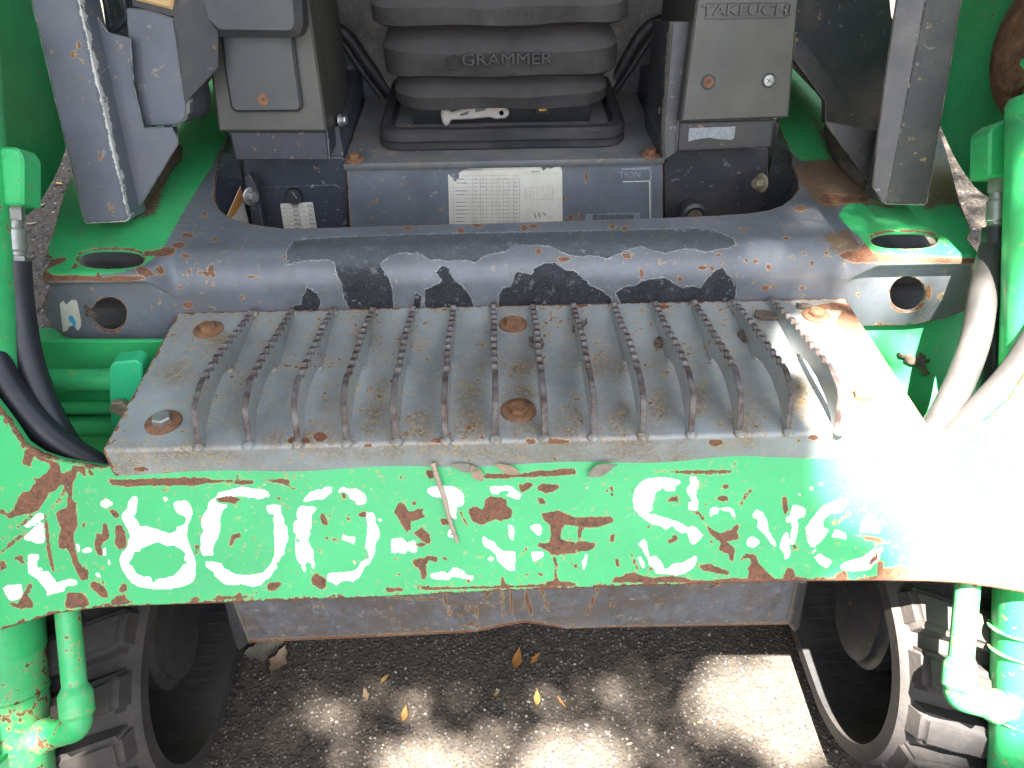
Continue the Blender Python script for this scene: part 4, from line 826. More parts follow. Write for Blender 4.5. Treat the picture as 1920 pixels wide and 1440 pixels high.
for side, sgn, mt in (('l', 1, M_navy), ('r', -1, M_greyd)):
    cr_ = bp(480, 428, pcw) if side == 'l' else bp(1425, 395, pcw); cx = cr_[0]-.002*sgn
    W_ = pts('430,253 416,285 405,330 402,355 403,375 411,392 424,403 445,413 480,421 530,428') if side == 'l' else pts('1456,226 1470,262 1486,292 1491,318 1498,338 1496,355 1485,371 1466,385 1440,394 1400,400')
    W_ = [bp(u, v, PZ(.770)) for u, v in W_]
    V = [p-np.array([.002*sgn, 0, 0]) for p in W_]; n_ = len(V); V += [np.array([p[0], p[1], .45]) for p in V]
    F_ = [(i, i+1, n_+i+1, n_+i) for i in range(4, n_-1)]; q0 = len(V)
    V += [np.array([cx, .575, z]) for z in (.83, .80, .755, .68, .45)]
    F_ += [(i, q0+i, q0+i+1, i+1) for i in range(4)]+[(4, q0+4, n_+4)]
    me = mesh('footwell_side', V, F_, 30); setattr_(me, 'ew', [.02]*len(V)); fs = add('footwell_side', me, mt, L)
    p1 = np.array([cx, .575, .72]); e1 = p1-V[3]; n = np.cross(e1, V[q0+3]-V[q0+1]); n /= np.linalg.norm(n)
    if n[0]*sgn < 0: n = -n
    p1 = p1+n*.006
    if side == 'l':
        pw_ = (p1+n*.002, n)
        ws = plate('warning_sticker', pts('451,349 468,424 436,412 424,409'), pw_, .0008, M_white, fs, ch=.0001)
        plate('orange_warning_band', pts('451,351 456,377 440,403 433,409 427,406'), off(pw_, .0006), .0005, M_orange, fs, ch=.0001)
        bb = plate('side_bracket', roundc(pts('460,335 468,330 480,350 494,436 476,438'), 1), PY(.53), .02, M_navy, L, ch=.0008)
        box('console_inner_side', (-.33, .582, .45), (-.266, .95, ZS+.05), M_navy, L, bev=.002); box('console_inner_side', (.254, .582, .45), (.33, .95, ZS+.05), M_greyd, L, bev=.002)
        bolt(bp(470, 368, PY(.528)), (.75, -.65, .1), .0085, .009, .0150, M_steel, M_steel, bb)
    else:
        bolt(bp(1428, 343, PY(.52)), (-.9, -.4, .1), .0085, .012, .0150, M_olive, M_olive, fs)
# fuse cover on the left base with its knob and sticker
pf_ = off(pcw, .003)
fuse = plate('fuse_cover', roundc(pts('486,352 632,347 642,360 652,520 505,520'), [10, 10, 3, 0, 0]), pf_, .003, M_navy, wallL)
bolt(bp(553, 364, off(pcw, .004)), (0, -1, .2), .0125, .010, 0, M_black, M_black, wallL)
add('cover_knob', lathe_mesh('cover_knob', [(.0128, 0), (.0132, .010), (.0118, .0125), (.002, .0125)], bp(553, 366, off(pcw, .004)), (0, -1, .15), 28), M_greyfr, wallL)
lines('knob_slot', [(548, 360, 557, 373)], (bp(553, 366, off(pcw, .004))+np.array([0, -.0135, .002]), np.array([0, -.989, .148])), 2, M_steel, wallL)
ps1 = off(pcw, .0040)
stf = plate('fuse_label', roundc(pts('525,382 586,379 596,440 534,440'), [3, 3, 0, 0]), ps1, .0006, M_white, wallL, ch=.0001)
ps2 = off(pcw, .0043)
rows = [('20A', '20A'), ('5A', '5A'), ('10A', '10A'), ('15A', '10A'), ('30A', '20A'), ('30A', '15A')]
for k, (a_, b_) in enumerate(rows):
    v = 387+k*8.1; dx = k*1.25
    text('fuse_rating', a_, ps2, 581+dx, v-1, 7, M_ink, wallL, depth=.0002, ang=math.pi); text('fuse_rating', b_, ps2, 553+dx, v, 7, M_ink, wallL, depth=.0002, ang=math.pi)
lines('label_grid', [(528+k*1.25, 391+k*8.1, 587+k*1.3, 389.5+k*8.1) for k in range(5)]+[(557, 381, 566, 430)]+[(532+k*1.3+random.random()*3, 386+k*8.1, 537+k*1.3, 388+k*8.1) for k in range(6)]+[(566+k*1.3, 386+k*8.1, 571+k*1.3, 387+k*8.1) for k in range(6)], ps2, .9, M_line, wallL)
# drain stub on the right base
stub = add('drain_stub', lathe_mesh('drain_stub', [(.0125, .030), (.0125, .046), (.0165, .049), (.0215, .046), (.0225, .040), (.0225, .032), (.0175, .026), (.0165, 0)][::-1], bp(1291, 388, pcw), (0, -1, .12), 36), M_greyfr, wallR)
add('stub_bore', lathe_mesh('stub_bore', [(.0122, 0), (.0122, .0005)], bp(1291, 388, pcw)+np.array([0, -.047, .0056]), (0, -1, .12), 30), M_bark, wallR)

# ------------------------------------------------------------ consoles
pL = pl((0, .500, .862), (0, -.97, .24)); pR = pL
conL = plate('left_console', pts('375,-60 384,55 410,247 613,247 570,-60'), pL, .22, M_cover, L, ch=.003)
box2 = plate('left_console_foot', pts('430,246 612,246 617,301 442,301'), pl((0, .512, .83), (0, -1, .03)), .10, M_navy, L, ch=.0025)
cov = plate('console_cover', roundc(pts('413,60 548,60 556,130 566,200 560,210 442,211 432,204 420,130'), [2, 2, 2, 8, 8, 8, 8, 2]), off(pL, .012), .014, M_coverd, conL, ch=.0035)
add('cover_screw', lathe_mesh('cover_screw', [(.0078, 0), (.0078, .0008), (.004, .0016), (.001, .0017)], bp(493, 187, off(pL, .0118)), pL[1], 24), M_rust, conL); lines('screw_cross', [(489, 185, 497, 189), (491, 190, 495, 184)], off(pL, .0142), 1.5, M_ink, conL)
hood = plate('console_hood', roundc(pts('300,-80 345,5 378,42 408,70 540,72 558,68 566,45 556,-80'), [0, 6, 4, 4, 6, 8, 8, 0]), off(pL, .045), .10, M_coverd, conL, ch=.010)
conR = plate('right_console', pts('1314,-60 1276,229 1479,221 1503,-60'), pR, .24, M_cover, L, ch=.003)
plate('right_console_foot', pts('1274,229 1452,224 1446,277 1269,285'), pl((0, .512, .83), (0, -1, .03)), .10, M_greyd, L, ch=.0025)
plate('console_side_step', pts('1262,40 1300,40 1268,286 1247,300 1244,250'), off(pR, -.03), .16, M_greyd, conR)
plate('peeled_sticker', pts('1292,240 1379,237 1377,258 1372,262 1346,261 1330,258 1302,262 1290,266'), pl((0, .5105, .83), (0, -1, .03)), .0006, M_faint, conR, ch=.0001)
nm = off(pR, .0002)
text('embossed_name', 'TAKEUCHI', nm, 1401, 20, 25, M_cover, conR, depth=.003, stretch=1.42, ang=-.012, bev=.0003)
for q in ((1325, 7, 1478, 5), (1322, 36, 1475, 33), (1325, 7, 1322, 36), (1478, 5, 1475, 33)):
    a, b = bp(q[0], q[1], nm), bp(q[2], q[3], nm); tube('name_border', [a, b], .0008, M_cover, conR, seg=8)
for u, v, m in ((1328, 154, M_rust), (1442, 151, M_steel)):
    add('cover_screw', lathe_mesh('cover_screw', [(.0078, 0), (.0078, .0012), (.0055, .0024), (.0015, .0026)], bp(u, v, pR), pR[1], 24), m, conR)
    lines('screw_cross', [(u-5, v-3, u+5, v+3), (u-3, v+5, u+3, v-5)], off(pR, .003), 1.6, M_ink, conR)
    add('screw_recess', lathe_mesh('screw_recess', [(.0108, 0), (.0102, .0006)], bp(u, v, pR), pR[1], 24), M_ink, conR)
for u, v in ((637, 226), (1249, 207)): bolt(bp(u, v, PY(.575)), (1 if u < 900 else -1, -.2, .1), .0065, .008, .0095, M_steel if u < 900 else M_olive, M_steel if u < 900 else M_olive, conL if u < 900 else conR)

# ------------------------------------------------------------ cab posts, brackets
for sg, nm_ in ((-1, 'left'), (1, 'right')):
    pp_ = pl((0, .349, .80), (0, -.963, .268)); mt = M_post if sg < 0 else M_greyfr
    if sg < 0: P_ = pts('45,-60 55,0 155,415 160,420 233,417 240,412 146,0 132,-60')
    else: P_ = pts('1816,-60 1806,0 1741,381 1735,386 1664,384 1658,378 1733,0 1745,-60')
    post = plate('cab_post', P_, pp_, .060, mt, L, '%s cab post, %s' % (nm_, 'blue grey' if sg < 0 else 'dark grey'), ch=.0035, res=.006, marks=dict(rust=[blob(u, v, a, b) for u, v, a, b in ((138, 101, 5, 9), (148, 85, 4, 9), (158, 113, 3, 6), (152, 144, 6, 4), (189, 291, 5, 11), (75, 40, 4, 3))]))
    up = np.array([0, .268, .963]); a = bp(P_[0][0], P_[0][1], pp_); b = bp(P_[-1][0], P_[-1][1], pp_)
    lo = min(a[0], b[0]); hi = max(a[0], b[0])
    V = []
    for h in (0.02, 1.0):
        for x in (lo, hi):
            for d in (0, .060): V.append(np.array([x, a[1], a[2]])+up*h*1.0+np.array([0, .963, -.268])*d)
    me = mesh('post_upper', V, [(0, 2, 3, 1), (4, 5, 7, 6), (0, 4, 6, 2), (1, 3, 7, 5), (0, 1, 5, 4), (2, 6, 7, 3)]); setattr_(me, 'ew', [.02]*8); setattr_(me, 'rust', [-.02]*8); add('post_upper', me, mt, post)
M_greyin = M_navy
pbx = pl((0, .43, .86), (0, -.963, .268))
plate('post_bracket', pts('175,20 200,60 243,72 250,160 268,240 320,238 333,262 332,272 266,380 236,416 190,100'), pl((0, .395, .81), (0, -.963, .268)), .006, M_grey, L, ch=.001)
plate('bracket_web', pts('186,-40 216,-20 244,60 262,150 290,236 260,262 233,270 215,190'), pl((0, .41, .84), (-.45, -.86, .2)), .006, M_navy, L, ch=.001)
jb = plate('lever_box', roundc(pts('236,15 270,17 325,35 331,70 342,150 350,190 349,212 344,226 330,235 268,237 254,160 232,82 240,78'), [4, 2, 4, 1, 1, 4, 8, 10, 10, 3, 2, 2, 2]), pbx, .10, M_grey, L, 'left lever box, blue grey sheet steel', ch=.0015)
plate('lever_box_side', pts('327,36 345,-20 410,-20 410,127 352,190 349,200 340,140'), pl((float(bp(340, 100, pbx)[0])+.004, .44, .9), (.55, -.80, .2)), .004, M_greyd, L, ch=.001)  # darker grey than the box: shade put into this side's colour
plate('lever_box_lid', pts('240,-40 300,-50 345,-10 338,34 325,35 245,14'), off(pbx, -.004), .05, M_rubber, L, ch=.003)
add('tan_pad', plate_mesh('tan_pad', pts('250,-30 330,-30 322,18 252,0'), off(pbx, .001), .02, ch=.003), simple('tan_board', (.50, .33, .15), (.42, .26, .11), .6, 20, stretch=(1, 8, 1)), jb)
bolt(bp(280, 253, PZ(.812)), (0, 0, 1), .010, .009, .016, M_steel, M_greyfr, jb)
plate('mount_foot', pts('233,272 262,240 331,236 333,258 330,268 262,378 240,414'), pl((0, .40, .805), (0, -.6, .8)), .005, M_grey, L, ch=.001)
# rubber mounts (curved pads) under both cab feet
tube('rubber_mount', smoothpath([bp(u, v, PZ(.788)) for u, v in ((264, 378), (280, 350), (305, 318), (326, 296), (330, 278))], 6), .0105, simple('dirty_mount_rubber', (.05, .04, .032), (.13, .09, .055), .8, 50), L, seg=16)
prb = pl((0, .43, .84), (.35, -.92, .15))
plate('side_plate', pts('1494,-60 1640,-60 1668,-10 1672,30 1680,50 1676,120 1668,200 1655,260 1640,240 1560,150 1494,62'), prb, .006, M_greyd, L, 'dark side plate by the right console', ch=.001)
plate('side_flange', pts('1490,66 1496,60 1560,146 1642,238 1648,250 1640,254 1550,232 1550,190 1488,108'), off(prb, .03), .012, M_greyd, L, ch=.002)
plate('post_gusset', pts('1550,228 1642,244 1655,240 1653,270 1640,350 1634,346 1553,238'), pl((0, .385, .80), (.1, -.95, .25)), .006, M_greyfr, L, ch=.001)
plate('post_web', pts('1690,-60 1740,-60 1735,0 1662,380 1656,382 1636,350 1646,250 1672,60'), pl((0, .355, .80), (-.25, -.94, .25)), .006, M_greyfr, L, ch=.001)
tube('weld_bead', smoothpath([bp(u, v, pl((0, .372, .80), (.1, -.95, .25))) for u, v in ((1650, 250), (1649, 285), (1643, 320), (1637, 344))], 5), .0045, M_steel, L, seg=10)
tube('rubber_mount', smoothpath([bp(u, v, PZ(.786)) for u, v in ((1556, 240), (1566, 275), (1590, 312), (1628, 345))], 6), .010, simple('dirty_mount_rubber_right', (.04, .034, .03), (.10, .07, .045), .8, 50), L, seg=16)
for p_, uv in ((1, '176,-30 208,-30 222,60 214,76 203,88'),): pass
tube('guard_bar', smoothpath([bp(u, v, PY(.52)) for u, v in ((184, -60), (206, 40), (205, 66), (190, 84))], 6), .0045, M_navy, L, seg=10)
tube('guard_bar', smoothpath([bp(u, v, PY(.52)) for u, v in ((218, -60), (238, 25), (236, 36), (214, 58))], 6), .0045, M_navy, L, seg=10)
# cab roof and rear, out of frame above (they shade the seat)
box('cab_roof', (-.62, .55, 1.93), (.62, 1.75, 2.0), M_greyd, L, bev=.02)
box('cab_rear', (-.60, 1.25, .78), (.60, 1.30, 1.93), M_greyd, L, bev=.01)
box('seat_cushion', (-.25, .66, 1.20), (.25, 1.18, 1.32), M_bellow, L, bev=.03); box('seat_back', (-.24, 1.10, 1.32), (.24, 1.22, 1.85), M_bellow, L, bev=.03)
for sg in (-1, 1): lo, hi = sorted((.30*sg, .48*sg)); box('arm_console', (lo, .60, 1.22), (hi, 1.18, 1.36), M_coverd, L, bev=.02)
for sg in (-1, 1):
    lo, hi = sorted((.585*sg, .60*sg))
    for z in (1.15, 1.5, 1.9): box('cab_side_rail', (lo, .62, z), (hi, 1.25, z+.05), M_greyd, L, bev=.003)
    for k in range(20): box('screen_bar', (lo, .64+.031*k, 1.20), (hi, .650+.031*k, 1.90), M_greyd, L, bev=0)
    box('cab_side_sheet', (lo, .72, .79), (hi, 1.25, 1.15), M_greyd, L, bev=.003)

# ------------------------------------------------------------ seat suspension
CX = -.008
def rr(hw, y0, y1, r, z, n=8, bow=0.):
    o = []
    for cx, cy, a0 in ((hw-r, y0+r, -90), (hw-r, y1-r, 0), (-hw+r, y1-r, 90), (-hw+r, y0+r, 180)):
        for k in range(n+1):
            a = rad(a0+90*k/n); o.append((cx+r*math.cos(a)+CX, cy+r*math.sin(a), z))
    if bow:
        o2 = []
        for x, y, z in o: o2.append((x, y-bow*max(0, 1-((x-CX)/hw)**2)*(y < (y0+y1)/2), z))
        o = o2
    # add points along the front edge for the bow
    return o
def rloop(hw, y0, y1, r, z, bow=0., m=120):
    P = rr(hw, y0, y1, r, z); P = [np.array(p) for p in P]; seg = [np.linalg.norm(P[(i+1) % len(P)]-P[i]) for i in range(len(P))]; tot = sum(seg); out = []
    i, acc = 0, 0.
    for k in range(m):
        t = tot*k/m
        while acc+seg[i] < t: acc += seg[i]; i += 1
        f = (t-acc)/max(seg[i], 1e-9); q = P[i]*(1-f)+P[(i+1) % len(P)]*f
        if q[1] < (y0+y1)/2: q = q-np.array([0, bow*max(0, 1-((q[0]-CX)/hw)**2), 0])
        out.append(q)
    return out
def loft(name, levels, mat, parent, jitter=0., cap=True, closed=False):
    V, F_ = [], []; m = len(levels[0])
    for l in levels: V += list(l)
    for k in range(len(levels)-(0 if closed else 1)):
        k2 = (k+1) % len(levels)
        for i in range(m): j = (i+1) % m; F_.append((k*m+i, k*m+j, k2*m+j, k2*m+i))
    if cap and not closed: F_.append(tuple(range((len(levels)-1)*m, len(levels)*m)))
    me = mesh(name, V, F_, 33)
    if jitter:
        for v in me.vertices:
            c = v.co; v.co = c+Vector((math.sin(c.x*47+c.z*90), math.sin(c.x*31+c.z*120+1), math.sin(c.x*37+c.z*60+2)))*jitter
    return add(name, me, mat, parent)
Zs = ZS
seat = L
# rubber gasket frame (ring) and tray
g = []
for hw, y0, y1, r, z in ((.200, .600, .90, .035, Zs), (.203, .595, .90, .036, Zs+.004), (.203, .594, .90, .036, Zs+.012), (.198, .598, .90, .035, Zs+.014), (.202, .595, .90, .036, Zs+.017), (.202, .595, .90, .036, Zs+.030), (.197, .600, .895, .034, Zs+.034), (.184, .612, .885, .028, Zs+.034), (.181, .616, .88, .026, Zs+.028), (.181, .616, .88, .026, Zs+.012)):
    g.append(rloop(hw, y0, y1, r, z))
gas = loft('seat_gasket', g, M_rubber, L, jitter=.0006, cap=False)
tray = box('seat_tray', (CX-.186, .612, Zs+.001), (CX+.186, .88, Zs+.018), M_seatdeck, L, bev=.002)
pfm = PY(.668)
sus = box('suspension_box', (CX-.150, .668, Zs+.014), (CX+.150, .88, Zs+.085), M_black, L, bev=.004)
lev_old = [(.172, 0.640, .95, .05, Zs+.062), (.176, .634, .95, .052, Zs+.066), (.178, .631, .95, .054, Zs+.078), (.174, .634, .95, .053, Zs+.086), (.168, .655, .95, .052, Zs+.096), (.166, .668, .95, .05, Zs+.101), (.168, .672, .95, .05, Zs+.107),
       (.176, .640, .95, .05, Zs+.113), (.183, .628, .95, .05, Zs+.117), (.186, .625, .95, .05, Zs+.124), (.186, .625, .95, .05, Zs+.150), (.184, .628, .95, .05, Zs+.155), (.176, .655, .95, .05, Zs+.170), (.173, .672, .95, .05, Zs+.178), (.176, .672, .95, .05, Zs+.184),
       (.186, .630, .95, .05, Zs+.189), (.193, .620, .95, .05, Zs+.193), (.197, .616, .95, .05, Zs+.202), (.197, .618, .95, .05, Zs+.222), (.188, .640, .95, .05, Zs+.240), (.182, .665, .95, .05, Zs+.252), (.190, .640, .95, .05, Zs+.258), (.20, .620, .95, .05, Zs+.270), (.20, .62, .95, .05, Zs+.31), (.19, .64, .95, .05, Zs+.35)]
lev = [(.166, .665, .95, .05, Zs+.054), (.175, .634, .95, .052, Zs+.058), (.177, .632, .95, .054, Zs+.077), (.166, .668, .95, .05, Zs+.098), (.165, .674, .95, .05, Zs+.104),
       (.184, .632, .95, .045, Zs+.108), (.187, .627, .95, .045, Zs+.112), (.187, .626, .95, .045, Zs+.147), (.184, .631, .95, .045, Zs+.151), (.172, .672, .95, .045, Zs+.174), (.171, .678, .95, .045, Zs+.180),
       (.192, .624, .95, .045, Zs+.184), (.197, .616, .95, .045, Zs+.190), (.197, .616, .95, .045, Zs+.214), (.181, .666, .95, .045, Zs+.246), (.181, .672, .95, .05, Zs+.254), (.197, .625, .95, .05, Zs+.258), (.20, .62, .95, .05, Zs+.30), (.19, .64, .95, .05, Zs+.35)]
bel = loft('seat_bellows', [rloop(*l, bow=.012) for l in lev], M_bellow, L, jitter=.0012)
yb = .625-.0125
text('embossed_maker_name', 'GRAMMER', PY(yb), 950, 111, 30, M_rubber, bel, depth=.003, stretch=1.22, bev=.0004)
c0 = bp(851, 115, PY(yb)); ring = [c0+np.array([math.cos(a), 0, math.sin(a)])*.0105 for a in np.linspace(0, 2*math.pi, 25)]
tube('embossed_emblem', ring, .0010, M_bellow, bel, seg=8, caps=False)
for a in (90, 210, 330):
    for d in (-.2, .2): tube('embossed_emblem', [c0, c0+np.array([math.cos(rad(a)+d), 0, math.sin(rad(a)+d)])*.009], .0007, M_bellow, bel, seg=6)
yb3 = .618-.0125
c1 = bp(958, 30, PY(yb3))
for dx in (-.03, 0, .025): tube('embossed_symbol', [c1+np.array([dx-.004, -.001, -.006]), c1+np.array([dx-.004, -.001, .008]), c1+np.array([dx+.006, -.001, .008]), c1+np.array([dx+.006, -.001, -.006])], .0007, M_bellow, bel, seg=6)
# cream bone-shaped lever
pv = PY(.654)
lv = plate('adjuster_lever', roundc(pts('826,212 832,206 841,207 846,212 872,203 905,194 930,190 950,188 950,195 946,203 954,209 955,216 948,223 930,225 918,221 880,225 846,226 842,236 834,238 829,230'), 3), pv, .014, M_lever, L, 'bone coloured adjuster lever under the seat bellows', ch=.003)
for q in ('862,214 880,208 878,214 864,218', '890,205 912,200 910,207 892,211'): plate('lever_recess', pts(q), off(pv, .0004), .0008, M_seatdeck, lv, ch=.0002)
add('lever_pin', lathe_mesh('lever_pin', [(.006, 0), (.006, .012), (.004, .014)], bp(940, 206, pfm), (0, -1, 0), 18), M_steel, lv)
bt = plate('weight_gauge', pts('1003,190 1032,189 1032,215 1003,215'), off(pfm, .004), .008, M_black, L, ch=.001)
plate('gauge_digits', pts('1010,198 1025,198 1024,208 1011,208'), off(pfm, .0045), .0008, M_yellow, bt, ch=.0002)
lines('gauge_digits', [(1014, 201, 1014, 206), (1018, 201, 1018, 206), (1022, 201, 1022, 206)], off(pfm, .0052), 1.5, M_ink, bt)
# rear lower panels with rubber seal and dirty upper sheets
pr = PY(.86)
plate('rear_panel', pts('560,40 660,60 745,190 745,230 560,230'), pr, .006, M_navy, L); plate('rear_panel', pts('1130,230 1130,190 1215,60 1320,30 1320,230'), pr, .006, M_greyd, L)
M_sheet = paint('dusty_rear_sheet', (.055, .05, .045), .6, chips=.2, chipscale=30, dirt=.9, dirtcol=(.20, .16, .12), specks=.3)
plate('rear_sheet', pts('560,-80 760,-80 760,200 745,188 668,70 640,55 560,50'), pl((0, .885, .9), (0, -.9, .43)), .006, M_sheet, L); plate('rear_sheet', pts('1110,-80 1330,-80 1330,30 1260,50 1215,66 1135,186 1110,200'), pl((0, .885, .9), (0, -.9, .43)), .006, M_sheet, L)
tube('door_seal', smoothpath([bp(u, v, PY(.855)) for u, v in ((560, 40), (620, 50), (652, 68), (690, 120), (745, 192))], 6), .0105, M_rubber, L, seg=12)
tube('door_seal', smoothpath([bp(u, v, PY(.850)) for u, v in ((560, 58), (618, 68), (645, 84), (680, 135), (730, 200))], 6), .0055, M_rubber, L, seg=12)
tube('door_seal', smoothpath([bp(u, v, PY(.855)) for u, v in ((1320, 22), (1240, 38), (1205, 62), (1175, 110), (1130, 190))], 6), .0105, M_rubber, L, seg=12)
tube('door_seal', smoothpath([bp(u, v, PY(.850)) for u, v in ((1320, 44), (1245, 56), (1215, 80), (1185, 125), (1140, 190))], 6), .0055, M_rubber, L, seg=12)

# ------------------------------------------------------------ ground
g = NT('asphalt_gravel')
n1 = g.noise(3.0, 6, .65); n2 = g.noise(30, 5, .7, off=3.); v1 = g.voro(150, off=1., out=1); v2 = g.voro(60, off=5.)
col = g.mix(g.mapr(n1, .3, .7), (.030, .025, .020), (.060, .047, .036)); col = g.mix(g.mapr(n2, .42, .75), col, (.090, .070, .052))
sep = g.N.new('ShaderNodeSeparateColor'); g.L.new(v1, sep.inputs[0])
d1 = g.voro(150, off=1.); pk = g.mapr(sep.outputs[0], .55, 1.); col = g.mix(g.math('MULTIPLY', g.math('LESS_THAN', d1, .36), g.math('MULTIPLY', pk, .65)), col, (.30, .27, .24))
h = g.math('ADD', g.math('MULTIPLY', g.mapr(d1, 0, .6, 1, 0), .7), g.math('MULTIPLY', n2, .8)); g.bump(h, .9, .004); M_ground = g.out(col, .88)
gr = mesh('ground', [(x*40, y*40, 0) for x, y in ((-1, -1), (1, -1), (1, 1), (-1, 1))], [(0, 1, 2, 3)]); go = add('ground', gr, M_ground); go['kind'] = 'structure'
# loose stones (nobody could count them)
V, F_ = [], []
base = [(1, 0, 0), (-.9, .1, .1), (.1, 1, 0), (0, -.9, .1), (.1, 0, .7), (0, .1, -.4)]; fb = [(0, 2, 4), (2, 1, 4), (1, 3, 4), (3, 0, 4), (2, 0, 5), (1, 2, 5), (3, 1, 5), (0, 3, 5)]
def stones(n, xr, yr, smin, smax, keep=lambda x, y: True):
    for _ in range(n):
        x, y = random.uniform(*xr), random.uniform(*yr)
        if not keep(x, y): continue
        s = smin+(smax-smin)*random.random()**3; a = random.random()*6.28; b = len(V)
        for p in base:
            q = [c*s*random.uniform(.6, 1.15) for c in p]; V.append((x+q[0]*math.cos(a)-q[1]*math.sin(a), y+q[0]*math.sin(a)+q[1]*math.cos(a), q[2]+s*.15))
        for f in fb: F_.append(tuple(b+i for i in f))
stones(24000, (-.6, .6), (-.35, .75), .0012, .0042); stones(9000, (-2.4, -1.0), (1.0, 3.6), .003, .011); stones(9000, (1.0, 2.6), (.8, 3.6), .003, .010)
me = mesh('loose_stones', V, F_)
g = NT('stone'); oi = g.N.new('ShaderNodeNewGeometry'); r_ = oi.outputs['Random Per Island']
cr = g.N.new('ShaderNodeValToRGB'); g.L.new(r_, cr.inputs[0]); cr.color_ramp.elements[0].color = (.028, .026, .026, 1); cr.color_ramp.elements[1].color = (.42, .39, .35, 1)
e = cr.color_ramp.elements.new(.72); e.color = (.045, .040, .036, 1); e = cr.color_ramp.elements.new(.94); e.color = (.16, .14, .12, 1)
M_stone = g.out(cr.outputs[0], .8); so_ = add('loose_stones', me, M_stone); so_['kind'] = 'stuff'; so_['label'] = 'small pale and dark stones strewn over the asphalt'; so_['category'] = 'stones'
# ------------------------------------------------------------ leaves, bark, twig
def leaf_mesh(name, ln, wd, curl=.2, lobes=0):
    V, F_ = [], []; n = 12
    for i in range(n+1):
        t = i/n; w = wd*max(0, math.sin(math.pi*min(1, t**.8)))**1.25*(1+.25*math.sin(t*18)*(lobes > 0)); z = curl*ln*(t-.5)**2
        for s in (-1, 0, 1): V.append(((t-.5)*ln, s*w/2, z+abs(s)*curl*wd*.4))
    for i in range(n):
        for s in (0, 1): a = i*3+s; F_.append((a, a+3, a+4, a+1))
    return mesh(name, V, F_, 80)
LM = [simple('dry_leaf_orange', (.42, .19, .05), (.24, .10, .03), .55, 60, bump=.3), simple('dry_leaf_tan', (.36, .26, .16), (.24, .16, .10), .6, 60, bump=.3), simple('dry_leaf_yellow', (.50, .33, .10), (.32, .19, .06), .55, 60, bump=.3), simple('dry_leaf_grey', (.27, .24, .18), (.14, .13, .10), .6, 40, bump=.3)]
def leafobj(u, v, plane, lpx, ang, mi, label, grp=None, tilt=(0, 0), wr=.36, h=.002, curl=.2, lobes=0):
    P = bp(u, v, plane); z = proj(P)[2]; ln = lpx*z/FPX; U, V_ = frame(plane[1]); c, s = math.cos(ang), math.sin(ang)
    X = c*U+s*V_; Y = -s*U+c*V_; N_ = plane[1]
    o = add('fallen_leaf', leaf_mesh('fallen_leaf', ln, ln*wr, curl, lobes), LM[mi]); P = P+N_*h
    o.matrix_world = Matrix([[X[i], Y[i], N_[i], P[i]] for i in range(3)]+[[0, 0, 0, 1]]); o.rotation_euler.rotate_axis('X', tilt[0]); o.rotation_euler.rotate_axis('Y', tilt[1])
    o['label'] = label; o['category'] = 'leaf'
    if grp: o['group'] = grp
    return o
G0 = PZ(.004)
leafobj(970, 1236, G0, 48, 1.35, 0, 'largest orange leaf on the shaded asphalt just below the belly plate', 'dry leaves on the asphalt')
leafobj(1003, 1236, G0, 30, .9, 0, 'ragged brown leaf right beside the largest orange leaf on the asphalt', 'dry leaves on the asphalt', lobes=1)
leafobj(1007, 1309, G0, 34, 1.55, 2, 'yellow leaf standing upright at the edge of the middle sun patch', 'dry leaves on the asphalt')
leafobj(759, 1339, G0, 34, 1.5, 0, 'slim rust-orange leaf in the dark asphalt left of the middle', 'dry leaves on the asphalt')
leafobj(686, 1303, G0, 30, 1.9, 1, 'brown torn leaf on the asphalt left of the slim rust-orange leaf', 'dry leaves on the asphalt', lobes=1)
leafobj(722, 1273, G0, 22, .9, 2, 'small tan leaf above the slim rust-orange leaf', 'dry leaves on the asphalt')
leafobj(931, 1301, G0, 16, .8, 2, 'tiny yellow leaf left of the upright yellow leaf', 'dry leaves on the asphalt')
leafobj(1053, 1318, G0, 30, -1., 0, 'thin curled brown leaf right of the upright yellow leaf', 'dry leaves on the asphalt', wr=.15, lobes=1)
leafobj(1312, 1355, G0, 12, .2, 2, 'tiny yellow leaf at the right end of the lit asphalt', 'dry leaves on the asphalt')
leafobj(498, 1222, G0, 75, .35, 3, 'crumpled grey-green leaf lying by the left track', 'dry leaves on the asphalt', wr=.55, curl=.35, lobes=1)
leafobj(525, 1240, G0, 60, 1.3, 1, 'crumpled tan leaf beside the grey-green one by the left track', 'dry leaves on the asphalt', wr=.5, curl=.4, lobes=1)
leafobj(1180, 1396, G0, 14, .2, 1, 'small straw-brown leaf in the sun patch near the right track', 'dry leaves on the asphalt')
for u, v, l, a, m, lb in ((105, 300, 26, .4, 2, 'yellow leaf on the ground in the gap left of the left cab post'), (112, 345, 20, -.5, 2, 'orange leaf on the ground just left of the left cab post'), (80, 385, 16, 1.2, 1, 'small tan leaf on the ground beside the left hose fitting'), (60, 420, 20, .2, 1, 'brown leaf on the ground lowest in the left gap')):
    leafobj(u, v, G0, l, a, m, lb, 'dry leaves on the asphalt')
plf = off(ps, .006)
leafobj(868, 876, plf, 56, 2.9, 3, 'tan leaf tucked flat under the step lip right of the twig', 'dry leaves caught under the step', tilt=(.3, 0), wr=.3)
leafobj(893, 886, plf, 40, 2.2, 1, 'brown leaf pointing down from under the step lip', 'dry leaves caught under the step', tilt=(.2, 0), wr=.5)
leafobj(950, 879, plf, 56, 2.75, 1, 'long tan leaf under the step lip above the long rust streak', 'dry leaves caught under the step', tilt=(.3, 0), wr=.3)
leafobj(1128, 879, plf, 60, .35, 3, 'broad torn tan leaf under the step lip left of the painted S', 'dry leaves caught under the step', tilt=(.2, 0), wr=.42)
